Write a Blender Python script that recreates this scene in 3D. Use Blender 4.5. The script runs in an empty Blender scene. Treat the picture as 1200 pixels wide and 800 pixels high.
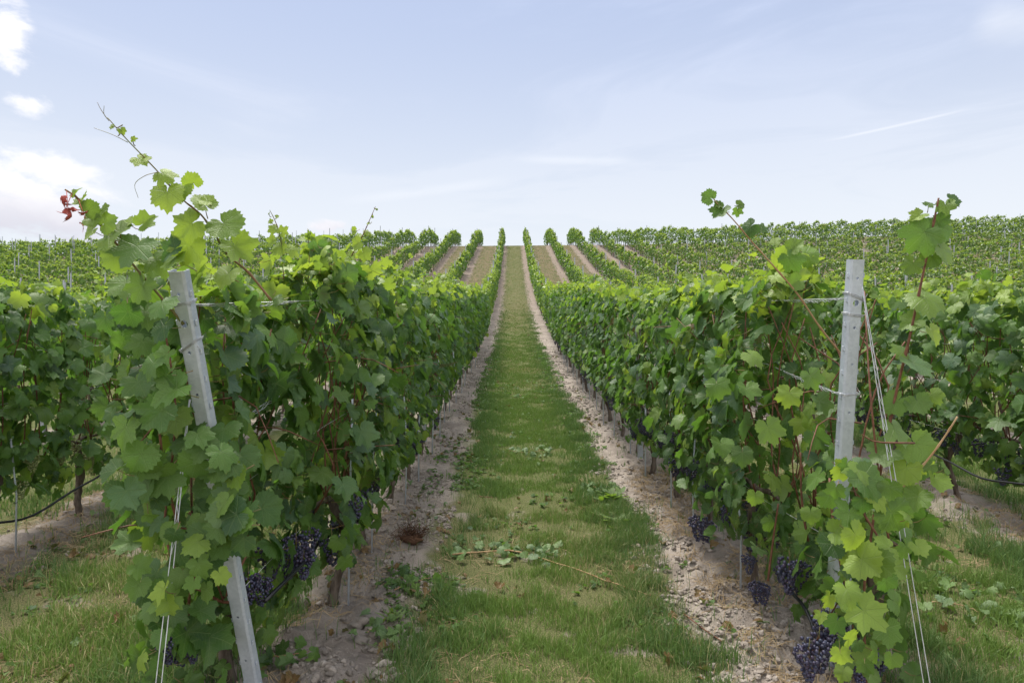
import bpy, math, random
import numpy as np
from mathutils import Vector

R = math.radians
rng = np.random.default_rng(11)
random.seed(5)
scene = bpy.context.scene
COL = scene.collection
CAMZ = 1.56

# ------------------------------------------------------------------ camera
cd = bpy.data.cameras.new('camera'); cam = bpy.data.objects.new('camera', cd); COL.objects.link(cam)
cd.lens = 24.0; cd.sensor_width = 36.0; cd.clip_start = 0.05; cd.clip_end = 3000
cam.location = (0, 0, CAMZ); cam.rotation_euler = (R(90), 0, 0)
scene.camera = cam

# ------------------------------------------------------------------ light, sky, exposure
SUN_EL, SUN_AZ = 64.0, -28.0          # azimuth from +Y towards +X, degrees (ahead and to the left)
EXPOSURE = 1.22
scene.view_settings.view_transform = 'Standard'
scene.view_settings.look = 'None'
scene.view_settings.exposure = EXPOSURE
scene.view_settings.gamma = 1.0
scene.view_settings.use_curve_mapping = False
sd = bpy.data.lights.new('sun', 'SUN'); sun = bpy.data.objects.new('sun', sd); COL.objects.link(sun)
sd.energy = 2.5; sd.angle = R(22); sd.color = (1.0, 0.95, 0.86)
sv = Vector((math.sin(R(SUN_AZ)) * math.cos(R(SUN_EL)), math.cos(R(SUN_AZ)) * math.cos(R(SUN_EL)), math.sin(R(SUN_EL))))
sun.rotation_euler = sv.to_track_quat('Z', 'Y').to_euler()
scene.cycles.max_bounces = 8; scene.cycles.transparent_max_bounces = 8
scene.cycles.diffuse_bounces = 3; scene.cycles.glossy_bounces = 2; scene.cycles.transmission_bounces = 4
scene.cycles.sample_clamp_indirect = 6

world = bpy.data.worlds.new('World'); scene.world = world; world.use_nodes = True


class NT:
    """small helper for node trees"""
    def __init__(s, nt): s.nt = nt; s.n = nt.nodes; s.l = nt.links
    def node(s, t, **kw):
        nd = s.n.new(t)
        for k, v in kw.items(): setattr(nd, k, v)
        return nd
    def set(s, inp, v):
        if isinstance(v, bpy.types.NodeSocket): s.l.new(v, inp)
        elif isinstance(v, (tuple, list)) and inp.type == 'RGBA' and len(v) == 3: inp.default_value = (*v, 1)
        else: inp.default_value = v
    def m(s, op, a, b=None, c=None, clamp=False):
        nd = s.node('ShaderNodeMath', operation=op); nd.use_clamp = clamp
        s.set(nd.inputs[0], a)
        if b is not None: s.set(nd.inputs[1], b)
        if c is not None: s.set(nd.inputs[2], c)
        return nd.outputs[0]
    def mix(s, f, a, b, mode='MIX'):
        nd = s.node('ShaderNodeMix', data_type='RGBA', blend_type=mode); nd.clamp_factor = True
        s.set(nd.inputs[0], f); s.set(nd.inputs[6], a); s.set(nd.inputs[7], b)
        return nd.outputs[2]
    def ss(s, v, lo, hi, a=0.0, b=1.0):
        nd = s.node('ShaderNodeMapRange', interpolation_type='SMOOTHSTEP'); nd.clamp = True
        s.set(nd.inputs[0], v); nd.inputs[1].default_value = lo; nd.inputs[2].default_value = hi
        nd.inputs[3].default_value = a; nd.inputs[4].default_value = b
        return nd.outputs[0]
    def noise(s, vec, scale, detail=4, rough=0.55, dist=0.0):
        nd = s.node('ShaderNodeTexNoise'); nd.noise_dimensions = '3D'
        if vec is not None: s.l.new(vec, nd.inputs['Vector'])
        nd.inputs['Scale'].default_value = scale; nd.inputs['Detail'].default_value = detail
        nd.inputs['Roughness'].default_value = rough; nd.inputs['Distortion'].default_value = dist
        return nd.outputs[0]
    def sep(s, v):
        nd = s.node('ShaderNodeSeparateXYZ'); s.l.new(v, nd.inputs[0]); return nd.outputs
    def comb(s, x, y, z):
        nd = s.node('ShaderNodeCombineXYZ')
        for i, v in enumerate((x, y, z)): s.set(nd.inputs[i], v)
        return nd.outputs[0]


def build_sky():
    t = NT(world.node_tree); t.n.clear()
    out = t.node('ShaderNodeOutputWorld'); bg = t.node('ShaderNodeBackground'); t.l.new(bg.outputs[0], out.inputs[0])
    sky = t.node('ShaderNodeTexSky', sky_type='NISHITA'); sky.sun_disc = False
    sky.sun_elevation = R(SUN_EL); sky.sun_rotation = R(SUN_AZ); sky.altitude = 200
    sky.air_density = 1.0; sky.dust_density = 1.6; sky.ozone_density = 2.2
    tc = t.node('ShaderNodeTexCoord'); d = tc.outputs['Generated']
    x, y, z = t.sep(d)
    az = t.m('MULTIPLY', t.m('ARCTAN2', x, y), 57.2958)
    el = t.m('MULTIPLY', t.m('ARCSINE', z), 57.2958)
    # thin high veil, denser towards the horizon
    cir = t.noise(t.comb(t.m('MULTIPLY', az, 0.018), t.m('MULTIPLY', el, 0.085), 3.1), 1.3, 6, 0.6, 1.1)
    veil = t.ss(el, -2, 34, 0.97, 0.74)
    veil = t.m('ADD', veil, t.m('MULTIPLY', t.ss(cir, 0.42, 0.8), 0.42), clamp=True)
    vcol = t.mix(t.ss(el, 2, 30), (7.7, 8.1, 8.5), (5.05, 5.85, 7.95))
    col = t.mix(veil, sky.outputs[0], vcol)
    # lavender cast high up on the picture's left
    # cumulus banks low on the left, small puffs
    n1 = t.noise(t.comb(t.m('MULTIPLY', az, 0.06), t.m('MULTIPLY', el, 0.11), 1.7), 4.2, 8, 0.6, 0.35)
    def blob(a, e, ra, re):
        u = t.m('DIVIDE', t.m('SUBTRACT', az, a), ra); v = t.m('DIVIDE', t.m('SUBTRACT', el, e), re)
        q = t.m('ADD', t.m('MULTIPLY', u, u), t.m('MULTIPLY', v, v))
        return t.m('EXPONENT', t.m('MULTIPLY', q, -1.0))
    def az_el(px, py):
        u, v = (px - 600) / 800, (400 - py) / 800
        return math.degrees(math.atan(u)), math.degrees(math.atan(v / math.hypot(1, u)))
    m = None
    for (px, py, ra, re) in ((5, 45, 1.5, 2.4), (36, 124, 1.6, .8), (-40, 215, 5.5, 2.6), (60, 200, 3.0, 1.2), (388, 264, 1.6, .6), (20, 245, 6, 2.4),
                             (-420, 60, 7, 4), (-260, 170, 8, 3), (-500, 240, 9, 3.2), (1500, 200, 8, 2.2)):
        a, e = az_el(px, py)
        b = blob(a, e, ra, re)
        m = b if m is None else t.m('MAXIMUM', m, b)
    dens = t.ss(t.m('ADD', t.m('MULTIPLY', m, 0.97), t.m('MULTIPLY', t.m('MULTIPLY', t.m('SUBTRACT', n1, .5), 2.4), t.ss(m, .03, .35))), 0.22, 0.86)
    # the base of a cloud bank is greyer and violet, as in the photograph
    a0, e0 = az_el(10, 196)
    base = t.ss(t.m('ADD', el, t.m('MULTIPLY', n1, 3.0)), e0 - 3.2, e0 + 1.6)
    ccol = t.mix(base, (6.3, 6.2, 7.0), (9.7, 9.6, 9.8))
    col = t.mix(t.m('MULTIPLY', dens, 0.92), col, ccol)
    # unseen bright cloud added behind the viewpoint as fill for surfaces facing it
    bank = t.m('MULTIPLY', t.ss(t.m('ABSOLUTE', az), 75, 125), t.ss(n1, .25, .6, .7, 1.0))
    col = t.mix(bank, col, (13.2, 13.2, 13.4))
    # contrail and thin streaks
    def streak(p0, p1, w, k):
        a0, e0 = az_el(*p0); a1, e1 = az_el(*p1)
        L = math.hypot(a1 - a0, e1 - e0); ux, uy = (a1 - a0) / L, (e1 - e0) / L
        da, de = t.m('SUBTRACT', az, a0), t.m('SUBTRACT', el, e0)
        al = t.m('ADD', t.m('MULTIPLY', da, ux), t.m('MULTIPLY', de, uy))
        pe = t.m('ABSOLUTE', t.m('SUBTRACT', t.m('MULTIPLY', da, uy), t.m('MULTIPLY', de, ux)))
        f = t.m('MULTIPLY', t.ss(pe, 0.0, w, 1, 0), t.m('MULTIPLY', t.ss(al, 0, L * .35), t.ss(al, L * .7, L, 1, 0)))
        return t.m('MULTIPLY', f, t.m('MULTIPLY', t.ss(cir, 0.3, 0.6, 0.45, 1), k))
    st = t.m('ADD', t.m('ADD', streak((955, 168), (1150, 124), 0.15, 0.34), streak((590, 186), (760, 188), 0.5, 0.22)), t.m('ADD', streak((380, 238), (610, 208), .6, .16), streak((1130, 30), (1260, 20), 1.9, .35)))
    col = t.mix(t.m('MINIMUM', st, 1.0), col, (9.6, 9.7, 9.9))
    t.l.new(col, bg.inputs[0]); bg.inputs[1].default_value = 0.05
build_sky()

# ------------------------------------------------------------------ noise and terrain
def _h(ix, iy, s):
    n = (ix.astype(np.int64) * 374761393 + iy.astype(np.int64) * 668265263 + s * 974711) & 0x7fffffff
    n = ((n ^ (n >> 13)) * 1274126177) & 0x7fffffff
    return ((n ^ (n >> 16)) & 0xffff) / 65535.0
def vnoise(x, y, s=0):
    x = np.asarray(x, float); y = np.asarray(y, float)
    ix, iy = np.floor(x), np.floor(y); fx, fy = x - ix, y - iy
    fx = fx * fx * (3 - 2 * fx); fy = fy * fy * (3 - 2 * fy)
    a, b = _h(ix, iy, s), _h(ix + 1, iy, s); c, d = _h(ix, iy + 1, s), _h(ix + 1, iy + 1, s)
    return (a * (1 - fx) + b * fx) * (1 - fy) + (c * (1 - fx) + d * fx) * fy
def fbm(x, y, s=0, o=4):
    v = 0; a = .5; f = 1; t = 0; x, y = np.asarray(x) * .8 + np.asarray(y) * .6, np.asarray(y) * .8 - np.asarray(x) * .6
    for i in range(o): v = v + a * vnoise(np.asarray(x) * f, np.asarray(y) * f, s + i); t += a; a *= .5; f *= 2.03; x, y = x * .8 - y * .6, y * .8 + x * .6
    return v / t

GD = np.array([-400, -60, -20, -5, 0, 3, 4.3, 6, 8, 11.6, 15, 20, 26, 33, 41, 50, 60, 68, 74, 82, 100, 140, 400, 3000.])
GZ = np.array([-1.9, -1.7, -1.62, -1.58, -1.55, -1.5, -1.465, -1.39, -1.27, -.99, -.74, -.32, .42, 1.5, 3.1, 5.15, 7.6, 9.55, 10.3, 10.2, 8.5, 5, -5, -8.])
_dd = np.linspace(-400, 3000, 34001)
_zz = np.interp(_dd, GD, GZ)
_k = np.hanning(41); _k /= _k.sum()
_zs = np.convolve(np.pad(_zz, 20, mode='edge'), _k, mode='valid')
LX = np.array([-3000, -120, -55, -30, -12, 0, 12, 22, 35, 50, 70, 120, 3000.])
LZ = np.array([-1, -1.2, -1.0, -.55, -.1, 0, .1, .35, .9, 1.35, 1.9, 1.5, 0.])
ROW_L, ROW_R, SP = -1.02, 1.40, 2.42
def strip_dist(x):
    """distance to the nearest vine row line"""
    q = (np.asarray(x) - ROW_R) / SP
    return np.abs(q - np.round(q)) * SP
def H(x, y):
    x = np.asarray(x, float); y = np.asarray(y, float)
    z = np.interp(y, _dd, _zs) + np.interp(x, LX, LZ) * np.clip(y / 68, 0, 1) ** 2
    near = np.clip(1 - y / 45, 0, 1)
    s = strip_dist(x)
    bank = np.exp(-(s / .38) ** 2)
    z = z + near * (bank * .035 + .03 * (fbm(x * 1.3, y * 1.3, 3) - .5))
    soil = np.clip(1.25 - s / .55, 0, 1)
    fine = np.clip(1 - (y - 6) / 12, 0, 1)
    lump = fbm(x * 9, y * 9, 8, 4) - .5
    z = z + fine * (soil * (lump * .135 + .016 * (vnoise(x * 40, y * 40, 2) - .5) + .03 * (fbm(x * 19, y * 19, 21, 2) - .5)) + (1 - soil) * lump * .02)
    return z + CAMZ
def P(px, py, d):
    """a point at depth d in front of the camera, under photograph pixel (px, py) of 1200x800"""
    return np.array([(px - 600) / 800 * d, d, CAMZ + (400 - py) / 800 * d])
def G(px, py, dmin=1.5):
    """ground point under a photograph pixel"""
    d = np.linspace(dmin, 80, 16000)
    z = H((px - 600) / 800 * d, d); ray = CAMZ + (400 - py) / 800 * d
    i = np.argmax(ray <= z); return np.array([(px - 600) / 800 * d[i], d[i], z[i]])

# ------------------------------------------------------------------ mesh accumulator
class Acc:
    def __init__(s): s.v = []; s.f = []; s.c = []; s.u = []; s.mi = []; s.n = 0
    def add(s, v, f, mat=0, col=None, uv=None):
        v = np.asarray(v, float).reshape(-1, 3); f = np.asarray(f, np.int64).reshape(-1, 3)
        s.v.append(v); s.f.append(f + s.n); s.n += len(v)
        s.c.append(np.tile((0.5, 0, 0), (len(v), 1)) if col is None else np.broadcast_to(col, (len(v), 3)))
        s.u.append(np.zeros((len(v), 3)) if uv is None else uv)
        s.mi.append(np.full(len(f), mat, np.int32))
        return s
    def data(s, name, mats, smooth=True, origin=None):
        v = np.concatenate(s.v); f = np.concatenate(s.f)
        if origin is not None: v = v - np.asarray(origin)
        me = bpy.data.meshes.new(name)
        me.vertices.add(len(v)); me.vertices.foreach_set('co', v.astype(np.float32).ravel())
        me.loops.add(len(f) * 3); me.loops.foreach_set('vertex_index', f.astype(np.int32).ravel())
        me.polygons.add(len(f)); me.polygons.foreach_set('loop_start', np.arange(0, len(f) * 3, 3, dtype=np.int32))
        for m in mats: me.materials.append(m)
        me.polygons.foreach_set('material_index', np.concatenate(s.mi))
        me.polygons.foreach_set('use_smooth', np.full(len(f), smooth))
        c = np.concatenate(s.c); c4 = np.ones((len(c), 4), np.float32); c4[:, :3] = c
        a = me.attributes.new('tone', 'FLOAT_COLOR', 'POINT'); a.data.foreach_set('color', c4.ravel())
        a = me.attributes.new('leafpos', 'FLOAT_VECTOR', 'POINT'); a.data.foreach_set('vector', np.concatenate(s.u).astype(np.float32).ravel())
        me.update(); me.validate()
        return me
def link(name, me, parent=None, loc=(0, 0, 0)):
    o = bpy.data.objects.new(name, me); COL.objects.link(o)
    if parent is not None: o.parent = parent
    o.location = loc
    return o
def tag(o, label=None, cat=None, group=None, kind=None):
    if label: o['label'] = label
    if cat: o['category'] = cat
    if group: o['group'] = group
    if kind: o['kind'] = kind
    return o
def empty(name, loc): 
    o = bpy.data.objects.new(name, None); COL.objects.link(o); o.location = loc; o.empty_display_size = .1
    return o

def unit(a): return a / np.maximum(np.linalg.norm(a, axis=-1, keepdims=True), 1e-9)

def tube(acc, pts, rad, sides=6, mat=0, rough=0.0, col=None, seed=0, cap=True):
    pts = np.asarray(pts, float); n = len(pts); rad = np.broadcast_to(rad, (n,)).astype(float)
    t = np.gradient(pts, axis=0); t = unit(t)
    ref = np.array([0, 0, 1.]) if abs(t[0, 2]) < .9 else np.array([1., 0, 0])
    a = unit(np.cross(t, ref)); b = np.cross(t, a)
    th = np.arange(sides) * 2 * np.pi / sides
    r = np.random.default_rng(seed)
    rr = rad[:, None] * (1 + rough * (r.random((n, sides)) - .5))
    v = pts[:, None] + rr[..., None] * (np.cos(th)[None, :, None] * a[:, None] + np.sin(th)[None, :, None] * b[:, None])
    v = v.reshape(-1, 3); f = []
    for i in range(n - 1):
        for j in range(sides):
            p, q = i * sides + j, i * sides + (j + 1) % sides
            f += [(p, q, q + sides), (p, q + sides, p + sides)]
    if cap:
        v = np.vstack([v, pts[0], pts[-1]]); m = len(v)
        for j in range(sides):
            f.append((m - 2, (j + 1) % sides, j)); o = (n - 1) * sides
            f.append((m - 1, o + j, o + (j + 1) % sides))
    acc.add(v, f, mat, col=col)
def spline(ctrl, n):
    c = np.asarray(ctrl, float); k = len(c)
    if k < 3: return c[0] + (c[-1] - c[0]) * np.linspace(0, 1, n)[:, None]
    cc = np.vstack([2 * c[0] - c[1], c, 2 * c[-1] - c[-2]]); out = []
    for s in np.linspace(0, k - 1 - 1e-6, n):
        i = int(s); u = s - i; p0, p1, p2, p3 = cc[i], cc[i + 1], cc[i + 2], cc[i + 3]
        out.append(.5 * (2 * p1 + (p2 - p0) * u + (2 * p0 - 5 * p1 + 4 * p2 - p3) * u * u + (3 * p1 - p0 - 3 * p2 + p3) * u ** 3))
    return np.array(out)
def icosphere(sub):
    t = (1 + 5 ** .5) / 2
    v = [(-1, t, 0), (1, t, 0), (-1, -t, 0), (1, -t, 0), (0, -1, t), (0, 1, t), (0, -1, -t), (0, 1, -t), (t, 0, -1), (t, 0, 1), (-t, 0, -1), (-t, 0, 1)]
    f = [(0, 11, 5), (0, 5, 1), (0, 1, 7), (0, 7, 10), (0, 10, 11), (1, 5, 9), (5, 11, 4), (11, 10, 2), (10, 7, 6), (7, 1, 8), (3, 9, 4), (3, 4, 2), (3, 2, 6), (3, 6, 8), (3, 8, 9), (4, 9, 5), (2, 4, 11), (6, 2, 10), (8, 6, 7), (9, 8, 1)]
    v = [np.array(p) / np.linalg.norm(p) for p in v]
    for _ in range(sub):
        mid = {}; nf = []
        def mp(a, b):
            k = (min(a, b), max(a, b))
            if k not in mid: p = v[a] + v[b]; v.append(p / np.linalg.norm(p)); mid[k] = len(v) - 1
            return mid[k]
        for a, b, c in f:
            x, y, z = mp(a, b), mp(b, c), mp(c, a); nf += [(a, x, z), (b, y, x), (c, z, y), (x, y, z)]
        f = nf
    return np.array(v), np.array(f)
ICO = [icosphere(i) for i in range(3)]

# ------------------------------------------------------------------ materials
def new_mat(name):
    m = bpy.data.materials.new(name); m.use_nodes = True; t = NT(m.node_tree); t.n.clear()
    out = t.node('ShaderNodeOutputMaterial'); return m, t, out
def principled(t, col, rough=.6, spec=.5, metal=0.0, normal=None):
    b = t.node('ShaderNodeBsdfPrincipled'); t.set(b.inputs['Base Color'], col); t.set(b.inputs['Roughness'], rough)
    t.set(b.inputs['Specular IOR Level'], spec); t.set(b.inputs['Metallic'], metal)
    if normal is not None: t.l.new(normal, b.inputs['Normal'])
    return b
def bump(t, h, strength=.3, dist=.01):
    b = t.node('ShaderNodeBump'); b.inputs['Strength'].default_value = strength; b.inputs['Distance'].default_value = dist
    t.l.new(h, b.inputs['Height']); return b.outputs[0]

def mat_leaf(name, veins=True, dark=(.026, .072, .024), mid=(.104, .206, .042), blue=(.078, .142, .085), young=(.27, .38, .05), trans=.38):
    m, t, out = new_mat(name)
    at = t.node('ShaderNodeAttribute', attribute_name='tone'); r_, g_, b_ = t.sep(at.outputs['Vector'])
    pos = t.node('ShaderNodeNewGeometry')
    big = t.noise(pos.outputs['Position'], 14, 3)
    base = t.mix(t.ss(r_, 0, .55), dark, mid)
    base = t.mix(t.ss(r_, .62, .95), base, blue)
    base = t.mix(t.ss(g_, 0, 1), base, young)
    base = t.mix(t.m('MULTIPLY', t.ss(big, .35, .7), .55), base, t.mix(.5, base, (.14, .22, .035)))
    base = t.mix(t.ss(b_, .5, .9), base, (.16, .085, .03))
    normal = None
    if veins:
        lp = t.node('ShaderNodeAttribute', attribute_name='leafpos'); x, y, _ = t.sep(lp.outputs['Vector'])
        ax = t.m('ABSOLUTE', x); mask = None; near = None; along_n = None
        for ang in (0, 50, 106):
            sx, cy = math.sin(R(ang)), math.cos(R(ang))
            pe = t.m('ABSOLUTE', t.m('SUBTRACT', t.m('MULTIPLY', ax, cy), t.m('MULTIPLY', y, sx)))
            al = t.m('ADD', t.m('MULTIPLY', ax, sx), t.m('MULTIPLY', y, cy))
            pe2 = t.m('ADD', pe, t.m('MULTIPLY', t.m('LESS_THAN', al, 0.0), 5.0))
            if near is None: near, along_n = pe2, al
            else:
                lt = t.m('LESS_THAN', pe2, near)
                along_n = t.m('ADD', t.m('MULTIPLY', lt, al), t.m('MULTIPLY', t.m('SUBTRACT', 1.0, lt), along_n))
                near = t.m('MINIMUM', near, pe2)
        mainv = t.ss(near, .006, .022, 1, 0)
        q = t.m('FRACT', t.m('MULTIPLY', t.m('SUBTRACT', along_n, t.m('MULTIPLY', near, .9)), 7.0))
        sec = t.m('MULTIPLY', t.ss(t.m('ABSOLUTE', t.m('SUBTRACT', q, .5)), .03, .10, 1, 0), .55)
        v = t.m('MAXIMUM', mainv, sec)
        net = t.noise(lp.outputs['Vector'], 16, 2)
        base = t.mix(t.m('MULTIPLY', v, .6), base, t.mix(.55, base, (.26, .36, .13)))
        hgt = t.m('SUBTRACT', t.m('MULTIPLY', net, .5), v)
        normal = bump(t, hgt, .6, .006)
        # blemishes near the edge of the blade
        rr = t.m('SQRT', t.m('ADD', t.m('MULTIPLY', x, x), t.m('MULTIPLY', y, y)))
        ed = t.m('MULTIPLY', t.ss(t.m('ADD', rr, t.m('MULTIPLY', t.noise(pos.outputs['Position'], 60, 2), .5)), 1.12, 1.28), t.ss(b_, .2, .5))
        base = t.mix(ed, base, (.17, .10, .03))
    else:
        nz = t.noise(pos.outputs['Position'], 50, 2); normal = bump(t, nz, .3, .01)
    back = t.mix(.38, base, (.16, .21, .12))
    colr = t.mix(pos.outputs['Backfacing'], base, back)
    rough = t.m('ADD', .42, t.m('MULTIPLY', pos.outputs['Backfacing'], .3))
    b = principled(t, colr, rough, .42, normal=normal)
    tr = t.node('ShaderNodeBsdfTranslucent')
    tcol = t.mix(t.ss(g_, 0, 1), t.mix(.62, base, (.16, .36, .02)), (.46, .62, .05))
    t.l.new(tcol, tr.inputs[0])
    mx = t.node('ShaderNodeMixShader'); mx.inputs[0].default_value = trans
    t.l.new(b.outputs[0], mx.inputs[1]); t.l.new(tr.outputs[0], mx.inputs[2]); t.l.new(mx.outputs[0], out.inputs[0])
    return m
def mat_simple(name, c1, c2, scale, rough=.8, bs=.4, bd=.01, spec=.3, metal=0.0, stretch=None, detail=5, tone=False):
    m, t, out = new_mat(name)
    tc = t.node('ShaderNodeTexCoord'); v = tc.outputs['Object']
    if stretch:
        mp = t.node('ShaderNodeMapping'); mp.inputs['Scale'].default_value = stretch; t.l.new(v, mp.inputs[0]); v = mp.outputs[0]
    n = t.noise(v, scale, detail, .6)
    col = t.mix(t.ss(n, .3, .7), c1, c2)
    if tone:
        at = t.node('ShaderNodeAttribute', attribute_name='tone'); r_, g_, b_ = t.sep(at.outputs['Vector'])
        col = t.mix(t.m('MULTIPLY', r_, .35), col, t.mix(.7, col, c1, 'MULTIPLY')); 
    b = principled(t, col, rough, spec, metal, bump(t, n, bs, bd)); t.l.new(b.outputs[0], out.inputs[0])
    return m
M = {}
M['leaf'] = mat_leaf('vine_leaf')
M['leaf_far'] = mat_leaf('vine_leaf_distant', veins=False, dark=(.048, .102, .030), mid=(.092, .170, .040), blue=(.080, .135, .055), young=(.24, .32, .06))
M['wilt'] = mat_leaf('wilted_leaf', dark=(.06, .12, .04), mid=(.12, .20, .06), blue=(.10, .16, .08), young=(.2, .26, .09), trans=.15)
M['bark'] = mat_simple('vine_bark', (.055, .038, .028), (.17, .135, .11), 30, .95, .9, .012, stretch=(1, 1, .22))
M['cane'] = mat_simple('ripe_cane', (.11, .045, .028), (.21, .095, .055), 40, .6, .2, .003)
M['green_stem'] = mat_simple('green_stem', (.12, .16, .04), (.22, .12, .06), 9, .55, .1, .002)
M['tan_stem'] = mat_simple('tan_stem', (.30, .17, .08), (.40, .27, .15), 20, .7, .2, .003)
M['plastic'] = mat_simple('black_plastic_hose', (.008, .008, .009), (.018, .018, .02), 60, .38, .1, .002, .5)
M['stone'] = mat_simple('dry_clod', (.23, .195, .168), (.38, .335, .295), 22, .95, .8, .01, .15, tone=True)
M['straw'] = mat_simple('dry_straw', (.22, .15, .08), (.42, .32, .19), 12, .9, .2, .004)
M['red_dry'] = mat_simple('withered_red_leaf', (.30, .06, .05), (.50, .12, .10), 20, .8, .3, .004)
M['root'] = mat_simple('fibrous_root', (.07, .035, .022), (.16, .085, .05), 20, .95, .4, .004)
def mat_steel(name, c1=(.46, .50, .56), c2=(.62, .66, .72), metal=.35, rough=.46):
    m, t, out = new_mat(name)
    tc = t.node('ShaderNodeTexCoord'); v = tc.outputs['Object']
    vo = t.node('ShaderNodeTexVoronoi'); vo.inputs['Scale'].default_value = 85; t.l.new(v, vo.inputs['Vector'])
    sp = t.sep(vo.outputs['Color'])[0]
    n = t.noise(v, 7, 5, .6); streak = t.noise(t.comb(t.m('MULTIPLY', t.sep(v)[0], 60.0), t.m('MULTIPLY', t.sep(v)[1], 60.0), t.m('MULTIPLY', t.sep(v)[2], 2.0)), 1, 3)
    col = t.mix(t.m('MULTIPLY', sp, .5), c1, c2); col = t.mix(t.m('MULTIPLY', t.ss(n, .45, .7), .6), col, c2)
    col = t.mix(t.m('MULTIPLY', t.ss(streak, .6, .8), .15), col, (.30, .29, .28))
    b = principled(t, col, t.m('ADD', rough - .1, t.m('MULTIPLY', n, .25)), .5, metal, bump(t, t.m('ADD', sp, n), .12, .002)); t.l.new(b.outputs[0], out.inputs[0])
    return m
M['steel'] = mat_steel('galvanised_steel'); M['steel_old'] = mat_steel('weathered_steel', (.30, .32, .35), (.44, .46, .49)); M['wire'] = mat_steel('galvanised_wire', (.45, .46, .48), (.7, .71, .73), .5, .4)
def mat_grape(name, a, b_, bloom):
    m, t, out = new_mat(name)
    tc = t.node('ShaderNodeTexCoord'); at = t.node('ShaderNodeAttribute', attribute_name='tone'); r_, g_, q = t.sep(at.outputs['Vector'])
    n = t.m('ADD', t.m('MULTIPLY', t.noise(tc.outputs['Object'], 110, 3), .6), t.m('MULTIPLY', t.noise(tc.outputs['Object'], 28, 2), .4))
    col = t.mix(r_, a, b_); col = t.mix(t.m('MULTIPLY', t.ss(n, .35, .65), .75), col, bloom)
    b = principled(t, col, .42, .5); t.l.new(b.outputs[0], out.inputs[0]); return m
M['grape'] = mat_grape('dark_grape', (.008, .008, .022), (.050, .020, .045), (.085, .10, .18))
M['grape_white'] = mat_grape('green_grape', (.20, .26, .08), (.28, .28, .10), (.30, .34, .18))

def mat_ground():
    m, t, out = new_mat('vineyard_ground')
    g = t.node('ShaderNodeNewGeometry'); pos = g.outputs['Position']; x, y, z = t.sep(pos)
    flat = t.comb(x, y, 0.0)
    q = t.m('DIVIDE', t.m('SUBTRACT', x, ROW_R), SP)
    s = t.m('MULTIPLY', t.m('ABSOLUTE', t.m('SUBTRACT', q, t.m('ROUND', q))), SP)
    w1 = t.noise(flat, 1.3, 5, .6); w2 = t.noise(flat, 6, 4, .6)
    s2 = t.m('ADD', s, t.m('ADD', t.m('MULTIPLY', t.m('SUBTRACT', w1, .5), .55), t.m('MULTIPLY', t.m('SUBTRACT', w2, .5), .35)))
    wd = t.m('MULTIPLY', t.ss(y, 14, 34), .12)
    side = t.m('MULTIPLY', t.ss(t.m('ABSOLUTE', t.m('SUBTRACT', x, .19)), 1.7, 2.6), t.ss(y, 10, 24, .17, 0))
    grassy = t.ss(t.m('SUBTRACT', t.m('ADD', s2, side), wd), .35, .56)
    n1 = t.noise(flat, 2.2, 6, .62); n2 = t.noise(flat, 24, 6, .65); n3 = t.noise(flat, 130, 5, .7)
    soil = t.mix(t.ss(n1, .3, .72), (.205, .172, .148), (.35, .305, .265))
    soil = t.mix(t.m('MULTIPLY', t.ss(y, 22, 45), t.ss(n1, .25, .65, .35, .75)), soil, (.20, .15, .12))
    soil = t.mix(t.m('MULTIPLY', t.ss(n2, .5, .75), .7), soil, (.42, .37, .325))
    soil = t.mix(t.m('MULTIPLY', t.ss(n3, .36, .5, 1, 0), .45), soil, (.15, .11, .085))
    thatch = t.mix(t.ss(n3, .38, .6), (.06, .05, .028), (.26, .205, .125))
    green = t.mix(t.ss(n3, .4, .6), (.035, .055, .016), (.15, .17, .06))
    # the sward is green and even down in the dip, thin and dry on the slope
    lane0 = t.m('LESS_THAN', t.m('ABSOLUTE', t.m('SUBTRACT', x, .19)), 1.21)
    wet = t.ss(y, 18, 40, 1, 0)
    gr = t.mix(t.m('MULTIPLY', wet, t.m('MULTIPLY', t.ss(n1, .3, .6, .65, 1), t.ss(y, 3, 9, .7, 1))), thatch, green)
    dry = t.mix(t.ss(n2, .35, .65), (.115, .09, .052), (.20, .155, .10))
    dry = t.mix(t.m('MULTIPLY', t.ss(n1, .42, .6), .75), dry, (.075, .088, .034))
    hillg = t.mix(t.m('MULTIPLY', lane0, .6), dry, (.10, .115, .042))
    gr = t.mix(t.ss(y, 18, 42), gr, hillg)
    soil_patch = t.ss(t.noise(flat, 1.7, 5, .65), .57, .66)
    gr = t.mix(t.m('MULTIPLY', soil_patch, t.ss(y, 5, 14, .8, .15)), gr, soil)
    col = t.mix(grassy, soil, gr)
    h = t.m('ADD', t.m('MULTIPLY', n2, .6), t.m('MULTIPLY', n3, .4))
    b = principled(t, col, .95, .1, normal=bump(t, h, .8, .03)); t.l.new(b.outputs[0], out.inputs[0]); return m
M['ground'] = mat_ground()
def mat_grass():
    m, t, out = new_mat('grass_blade')
    at = t.node('ShaderNodeAttribute', attribute_name='tone'); r_, g_, b_ = t.sep(at.outputs['Vector'])
    col = t.mix(r_, (.075, .155, .036), (.175, .270, .062)); col = t.mix(t.ss(g_, 0, 1), col, (.46, .38, .21))
    col = t.mix(b_, col, (.105, .185, .075))
    b = principled(t, col, .55, .25); tr = t.node('ShaderNodeBsdfTranslucent'); t.l.new(t.mix(.4, col, (.2, .32, .05)), tr.inputs[0])
    mx = t.node('ShaderNodeMixShader'); mx.inputs[0].default_value = .3
    t.l.new(b.outputs[0], mx.inputs[1]); t.l.new(tr.outputs[0], mx.inputs[2]); t.l.new(mx.outputs[0], out.inputs[0]); return m
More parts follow.
